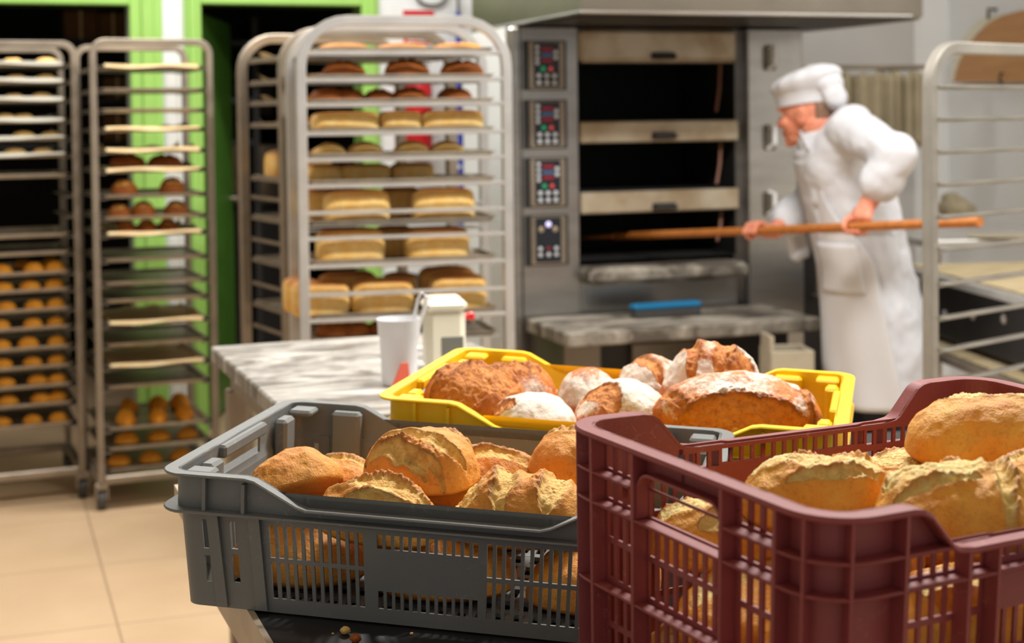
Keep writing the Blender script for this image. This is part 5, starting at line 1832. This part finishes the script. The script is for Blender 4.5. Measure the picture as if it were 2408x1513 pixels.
# skirt of the coat
sk = []
for tt in range(7):
    t = tt / 6
    c = hips * (1 - t) + Vector((.02, .0, .50)) * t
    c.z = hips.z + .05 - t * (hips.z + .05 - .47)
    rx = .135 + .045 * t; ry = .195 + .035 * t
    sk.append([c + fb * (rx * math.cos(2 * PI * i / 40)) + lb * (ry * math.sin(2 * PI * i / 40)) * (1 + .04 * t * math.sin(i * 1.1)) for i in range(40)])
ct_.loft(sk)
co = ct_.build('coat', M['coat'], man, 0)
remesh(co, .009, 4, (.15, .026))
tx = bpy.data.textures.new('fine_folds', 'CLOUDS'); tx.noise_scale = .045
dd = co.modifiers.new('fine', 'DISPLACE'); dd.texture = tx; dd.strength = .008; dd.mid_level = .5
m = MB(); cn_ = neckb + Vector((.0, 0, .012))
ax = (hp_(-.03, 0, -.05) - neckb).normalized()
cx_ = ax.cross(lb).normalized()
m.loft([[neckb + ax * z + cx_ * (r * math.cos(2 * PI * i / 28)) + lb * (r * .95 * math.sin(2 * PI * i / 28)) for i in range(28)] for z, r in ((-.045, .098), (-.01, .086), (.022, .080), (.026, .076), (.0, .074), (-.03, .08))], cap=False)
m.build('collar', M['coat'], man, 60)
# apron: bib and skirt wrapped round the front of the body
def apron_pt(t, an, off):
    """t 0 at the bib's top edge, 1 at the hem; an measured from straight ahead to the left."""
    if t < .36:
        k = t / .36
        c = chest * (1 - k) + hips * k + zup * (.05 * (1 - k))
        rx, ry = .148 + .012 * k, .205 + .012 * k
    else:
        k = (t - .36) / .64
        c = hips * (1 - k) + Vector((.02, 0, .44)) * k
        c.z = hips.z + (.44 - hips.z) * k
        rx, ry = .160 + .055 * k, .217 + .045 * k
    w = 1 + .05 * max(0, t - .3) * math.sin(an * 9 + 1) + .02 * math.sin(an * 4 + t * 6)
    return c + fb * ((rx + off) * w * math.cos(an)) + lb * ((ry + off) * w * math.sin(an))
def apron_patch(t0, t1, fa0, fa1, off, nt, na):
    vs = []
    for j in range(nt + 1):
        t = t0 + (t1 - t0) * j / nt
        a0, a1 = fa0(t), fa1(t)
        for i in range(na + 1):
            vs.append(apron_pt(t, a0 + (a1 - a0) * i / na, off))
    m = MB(); m.add(vs, [(j * (na + 1) + i, j * (na + 1) + i + 1, (j + 1) * (na + 1) + i + 1, (j + 1) * (na + 1) + i) for j in range(nt) for i in range(na)])
    return m
wide = lambda t: math.radians(78 + 42 * sstep(.12, .36, np.array([t]))[0])
ap = apron_patch(0, 1, lambda t: -wide(t), wide, .006, 40, 48).build('apron', M['apron'], man, 70)
sm = ap.modifiers.new('thick', 'SOLIDIFY'); sm.thickness = .004; sm.offset = 1
pk = apron_patch(.28, .47, lambda t: math.radians(50), lambda t: math.radians(104), .0125, 10, 14).build('apron_pocket', M['apron'], man, 70)
sm = pk.modifiers.new('thick', 'SOLIDIFY'); sm.thickness = .003; sm.offset = 1
bpk = apron_patch(.03, .17, lambda t: math.radians(26), lambda t: math.radians(66), .0125, 8, 12).build('bib_pocket', M['apron'], man, 70)
sm = bpk.modifiers.new('thick', 'SOLIDIFY'); sm.thickness = .003; sm.offset = 1
st = apron_patch(.235, .246, lambda t: math.radians(-178), lambda t: math.radians(178), .009, 2, 60).build('apron_string', M['apron'], man, 70)
sm = st.modifiers.new('thick', 'SOLIDIFY'); sm.thickness = .004; sm.offset = 1
m = MB()
for sg_ in (-1, 1):
    a_ = apron_pt(0, sg_ * math.radians(70), .010)
    pts_ = [a_, a_ * .5 + (neckb + lb * sg_ * .085) * .5 + fb * .05 + zup * .02, neckb + lb * sg_ * .085 + zup * .012]
    m = MB(); m.sweep(pts_, [(-.012, -.002), (.012, -.002), (.012, .002), (-.012, .002)], True, fb); m.build('neck_strap', M['apron'], man, 40)
# trousers and shoes
tr_ = MB()
for s in (1, -1):
    h_, k_, an = kn[s]
    tr_.capsule(h_, k_, .102, .080); tr_.capsule(k_, an + Vector((0, 0, .03)), .078, .060)
remesh(tr_.build('trousers', M['trousers'], man, 0), .012, 3)
for s in (1, -1):
    h_, k_, an = kn[s]
    m = MB(); b0 = Vector((an.x, an.y, 0))
    m.capsule(b0 + Vector((0, 0, .055)), b0 + fb * .07 + Vector((0, 0, .05)), .052, .048)
    m.capsule(b0 - fb * .03 + Vector((0, 0, .040)), b0 + fb * .17 + Vector((0, 0, .034)), .040, .034)
    for off in (-.014, .014):
        m.capsule(b0 - fb * .05 + lb * off + Vector((0, 0, .016)), b0 + fb * .19 + lb * off + Vector((0, 0, .016)), .016, .016)
    remesh(m.build('shoe', M['shoe'], man, 0), .006, 3)

# ------------------------------------------------------------------ right-hand corner
def rp(px, py, t): 
    return onplane(px, py, W0 + V * t, YAW)
# linen sheets hung to dry
l0 = rp(1978, 172, -.5); l1 = rp(2176, 172, -.5)
LN = empty('linen_cloth', l0, YAW, 'beige pleated linen cloth hanging on a rail behind the baker', 'cloth')
LWd = (l1 - l0).dot(U); LH = l0.z - rp(2070, 346, -.5).z
m = MB(); n = 150
def lx_(i, z): 
    t = i / n
    return Vector((t * LWd, .022 * math.sin(t * 46 + math.sin(t * 9) * 2 + z * .6) + .016 * math.sin(t * 21), 0))
vs = []
for j in range(9):
    z = -LH * j / 8
    for i in range(n + 1):
        vs.append(lx_(i, z) + Vector((0, 0, z + (.012 * math.sin(i * .21) if j in (0, 8) else 0))))
m.add(vs, [(j * (n + 1) + i, j * (n + 1) + i + 1, (j + 1) * (n + 1) + i + 1, (j + 1) * (n + 1) + i) for j in range(8) for i in range(n)])
lo = m.build('cloth', M['canvas'], LN, 60); sm = lo.modifiers.new('thick', 'SOLIDIFY'); sm.thickness = .006
m = MB(); m.tube([(-.05, .03, .03), (LWd + .05, .03, .03)], .012, 10); m.tube([(-.04, .03, .03), (-.04, .48, .03)], .01, 8); m.tube([(LWd + .04, .03, .03), (LWd + .04, .48, .03)], .01, 8); m.build('hanging_rail', M['steel_dull'], LN)
# boards on the right wall
CR = W0 + U * sC
WRY = YAW + PI / 2
Ur, Nr = V * -1, U * -1          # along the wall towards the camera, and out of the wall
def wall_poly(name, pts, off, th, mat, label, cat, group=None):
    P = [onplane(px, py, CR + Nr * off, WRY) for px, py in pts]
    c = sum(P, Vector()) / len(P)
    root = empty(name, c, 0, label, cat, group)
    Q = [p - c for p in P]
    m = MB(); m.loft([Q, [q + Nr * th for q in Q]])
    m.build('panel', mat, root, 25)
    return root, c
arc = [(2250, 193), (2254, 170), (2264, 142), (2282, 110), (2304, 80), (2330, 55), (2364, 36), (2408, 25), (2470, 22), (2540, 34), (2600, 70), (2640, 130), (2650, 193)]
bd, bc = wall_poly('bread_board', arc, .035, .02, M['board'], 'rounded pale wood board hung on the white wall at top right', 'board')
m = MB()
for px, py in ((2358, 182), (2440, 182)):
    p = onplane(px, py, CR + Nr * .056, WRY) - bc
    m = MB(); m.tube([p + Vector((0, 0, .02)), p + Nr * .015 + Vector((0, 0, .02)), p + Nr * .02 - Vector((0, 0, .02)), p - Vector((0, 0, .035))], .006, 8)
    m.build('hook', M['dark_machine'], bd)
sw, _ = wall_poly('plastic_sheet', [(2236, 190), (2240, 150), (2254, 110), (2275, 75), (2300, 50), (2330, 34), (2352, 44), (2330, 58), (2300, 84), (2278, 114), (2262, 146), (2252, 190)], .012, .008, M['cream'], 'curved off-white sheet edge behind the wooden board on the wall', 'sheet')
pn = onplane(2343, 22, CR, WRY)
hk = empty('wall_hook', pn, 0, 'small black hook on the white wall above the wooden board', 'hook')
m = MB(); m.tube([Nr * 0, Nr * .05, Nr * .05 - Vector((0, 0, .05))], .008, 8); m.build('pin', M['dark_machine'], hk)
# steel side table with a cloth bundle, and the oven loader before it
SY = .16
su, sv = Vector((math.cos(SY), math.sin(SY), 0)), Vector((-math.sin(SY), math.cos(SY), 0))
a = onz(2150, 560, .93)
ST = empty('side_table', (a.x, a.y, 0), SY, 'steel side table behind the empty rack by the white wall', 'table')
m = MB(); m.lohi((0, -.15, .90), (.80, .38, .93), .004); m.build('tabletop', M['steel'], ST, 30)
for x in (.04, .76):
    for y in (-.11, .33):
        m = MB(); m.lohi((x - .018, y - .018, 0), (x + .018, y + .018, .9)); m.build('leg', M['steel_dull'], ST, 0)
p = onz(2245, 503, .93)
CB = empty('cloth_bundle', (p.x, p.y, .93), SY, 'grey-brown folded cloth heap on the steel side table', 'cloth')
m = MB(); m.ball((0, .0, .03), (.085, .08, .06)); m.ball((-.02, 0, .06), (.05, .06, .05)); m.ball((.05, .02, .02), (.07, .06, .03))
co_ = m.build('heap', M['canvas'], CB, 0); remesh(co_, .008, 2, (.05, .03))
bx = empty('peel_board', onz(2290, 556, .935) + Vector((0, 0, .0)), SY - .5, 'thin brown board lying on the steel side table', 'board')
m = MB(); m.lohi((-.02, -.1, 0), (.36, .0, .014), .003); m.build('plank', M['wood_box'], bx, 30)
LY = .117
a = Vector((1.66, 4.67, 0)) + Vector((-math.sin(LY), math.cos(LY), 0)) * 1.22
LD = empty('oven_loader', (a.x, a.y, 0), LY, 'belt loader with beige canvas decks and dark motor box at right', 'loader')
LLn = 1.55
m = MB(); m.lohi((0, -LLn, .815), (.75, 0, .845), .004); m.build('upper_deck', M['steel'], LD, 30)
m = MB(); m.lohi((.035, -LLn + .02, .846), (.715, -.02, .852), .002); m.build('upper_belt', M['belt'], LD, 30)
m = MB(); m.lohi((.06, -LLn + .1, .60), (.70, -.05, .814), .004); mb_ = m.build('motor_box', M['dark_machine'], LD, 30)
for y, z in ((-.55, .72), (-.80, .74), (-1.0, .70), (-.3, .69)):
    m = MB(); m.ball((.058, y, z), (.008, .018, .018), 14, 8); m.build('bolt', M['steel'], mb_)
m = MB(); m.lohi((-.03, -LLn, .54), (.75, 0, .57), .004); m.build('lower_deck', M['steel_dull'], LD, 30)
m = MB(); m.lohi((0, -LLn + .02, .571), (.72, -.02, .577), .002); m.build('lower_belt', M['belt'], LD, 30)
for x in (.02, .70):
    for y in (-LLn + .08, -.06):
        m = MB(); m.lohi((x - .02, y - .02, 0), (x + .02, y + .02, .54)); m.build('leg', M['steel_dull'], LD, 0)
# dark cabinet beside the oven and a pale box on the floor
CBN = empty('proofing_cabinet', OV0 + U * (XE + .03) + V * .12, YAW, 'dark cabinet standing between the oven and the baker', 'cabinet')
m = MB(); m.lohi((0, 0, .02), (.30, .5, 1.10), .006); m.build('body', M['dark_machine'], CBN, 30)
m = MB(); m.lohi((.03, -.014, .08), (.27, -.001, 1.05), .004); dr = m.build('door', M['dark_machine'], CBN, 30)
m = MB(); m.tube([(.08, -.014, .9), (.08, -.05, .9), (.08, -.05, .7), (.08, -.014, .7)], .008, 8); m.build('handle', M['steel_dull'], dr)
pb = at(1850, 860, 5.16)
PB = empty('wooden_box', (pb.x, pb.y, 0), YAW - .25, 'pale open wooden box on the floor beside the apron', 'box')
m = MB()
w_, d_, h_ = .15, .16, .64
for lo_, hi_ in (((-w_ / 2, -d_ / 2, 0), (w_ / 2, d_ / 2, .02)), ((-w_ / 2, -d_ / 2, .02), (w_ / 2, -d_ / 2 + .015, h_)), ((-w_ / 2, d_ / 2 - .015, .02), (w_ / 2, d_ / 2, h_)), ((-w_ / 2, -d_ / 2 + .015, .02), (-w_ / 2 + .015, d_ / 2 - .015, h_ + .05)), ((w_ / 2 - .015, -d_ / 2 + .015, .02), (w_ / 2, d_ / 2 - .015, h_))):
    m.lohi(lo_, hi_, .003)
m.build('carcass', M['wood_box'], PB, 30)
# ------------------------------------------------------------------ light
w = bpy.data.worlds.new('room_light')
SC.world = w
w.use_nodes = True
w.node_tree.nodes['Background'].inputs['Color'].default_value = (1.0, .985, .965, 1)
w.node_tree.nodes['Background'].inputs['Strength'].default_value = 0.40
def lamp(s, t, size, power, yaw=0.0, col=(1, .98, .95), z=CEIL - .06):
    l = bpy.data.lights.new('ceiling_lamp', 'AREA')
    l.shape = 'RECTANGLE'; l.size, l.size_y = size
    l.energy = power; l.color = col
    o = bpy.data.objects.new('ceiling_lamp', l); COL.objects.link(o)
    o.location = rloc(s, t, z); o.rotation_euler = (0, 0, YAW + yaw)
    return o
lamp(1.1, -1.5, (1.3, .3), 40)
lamp(4.1, -2.2, (1.3, .3), 14)
lamp(-.1, -1.5, (1.3, .3), 44)
lamp(1.4, -4.3, (1.3, .3), 126)
lamp(4.0, -4.4, (1.3, .3), 40)
SC.view_settings.exposure = 0.08
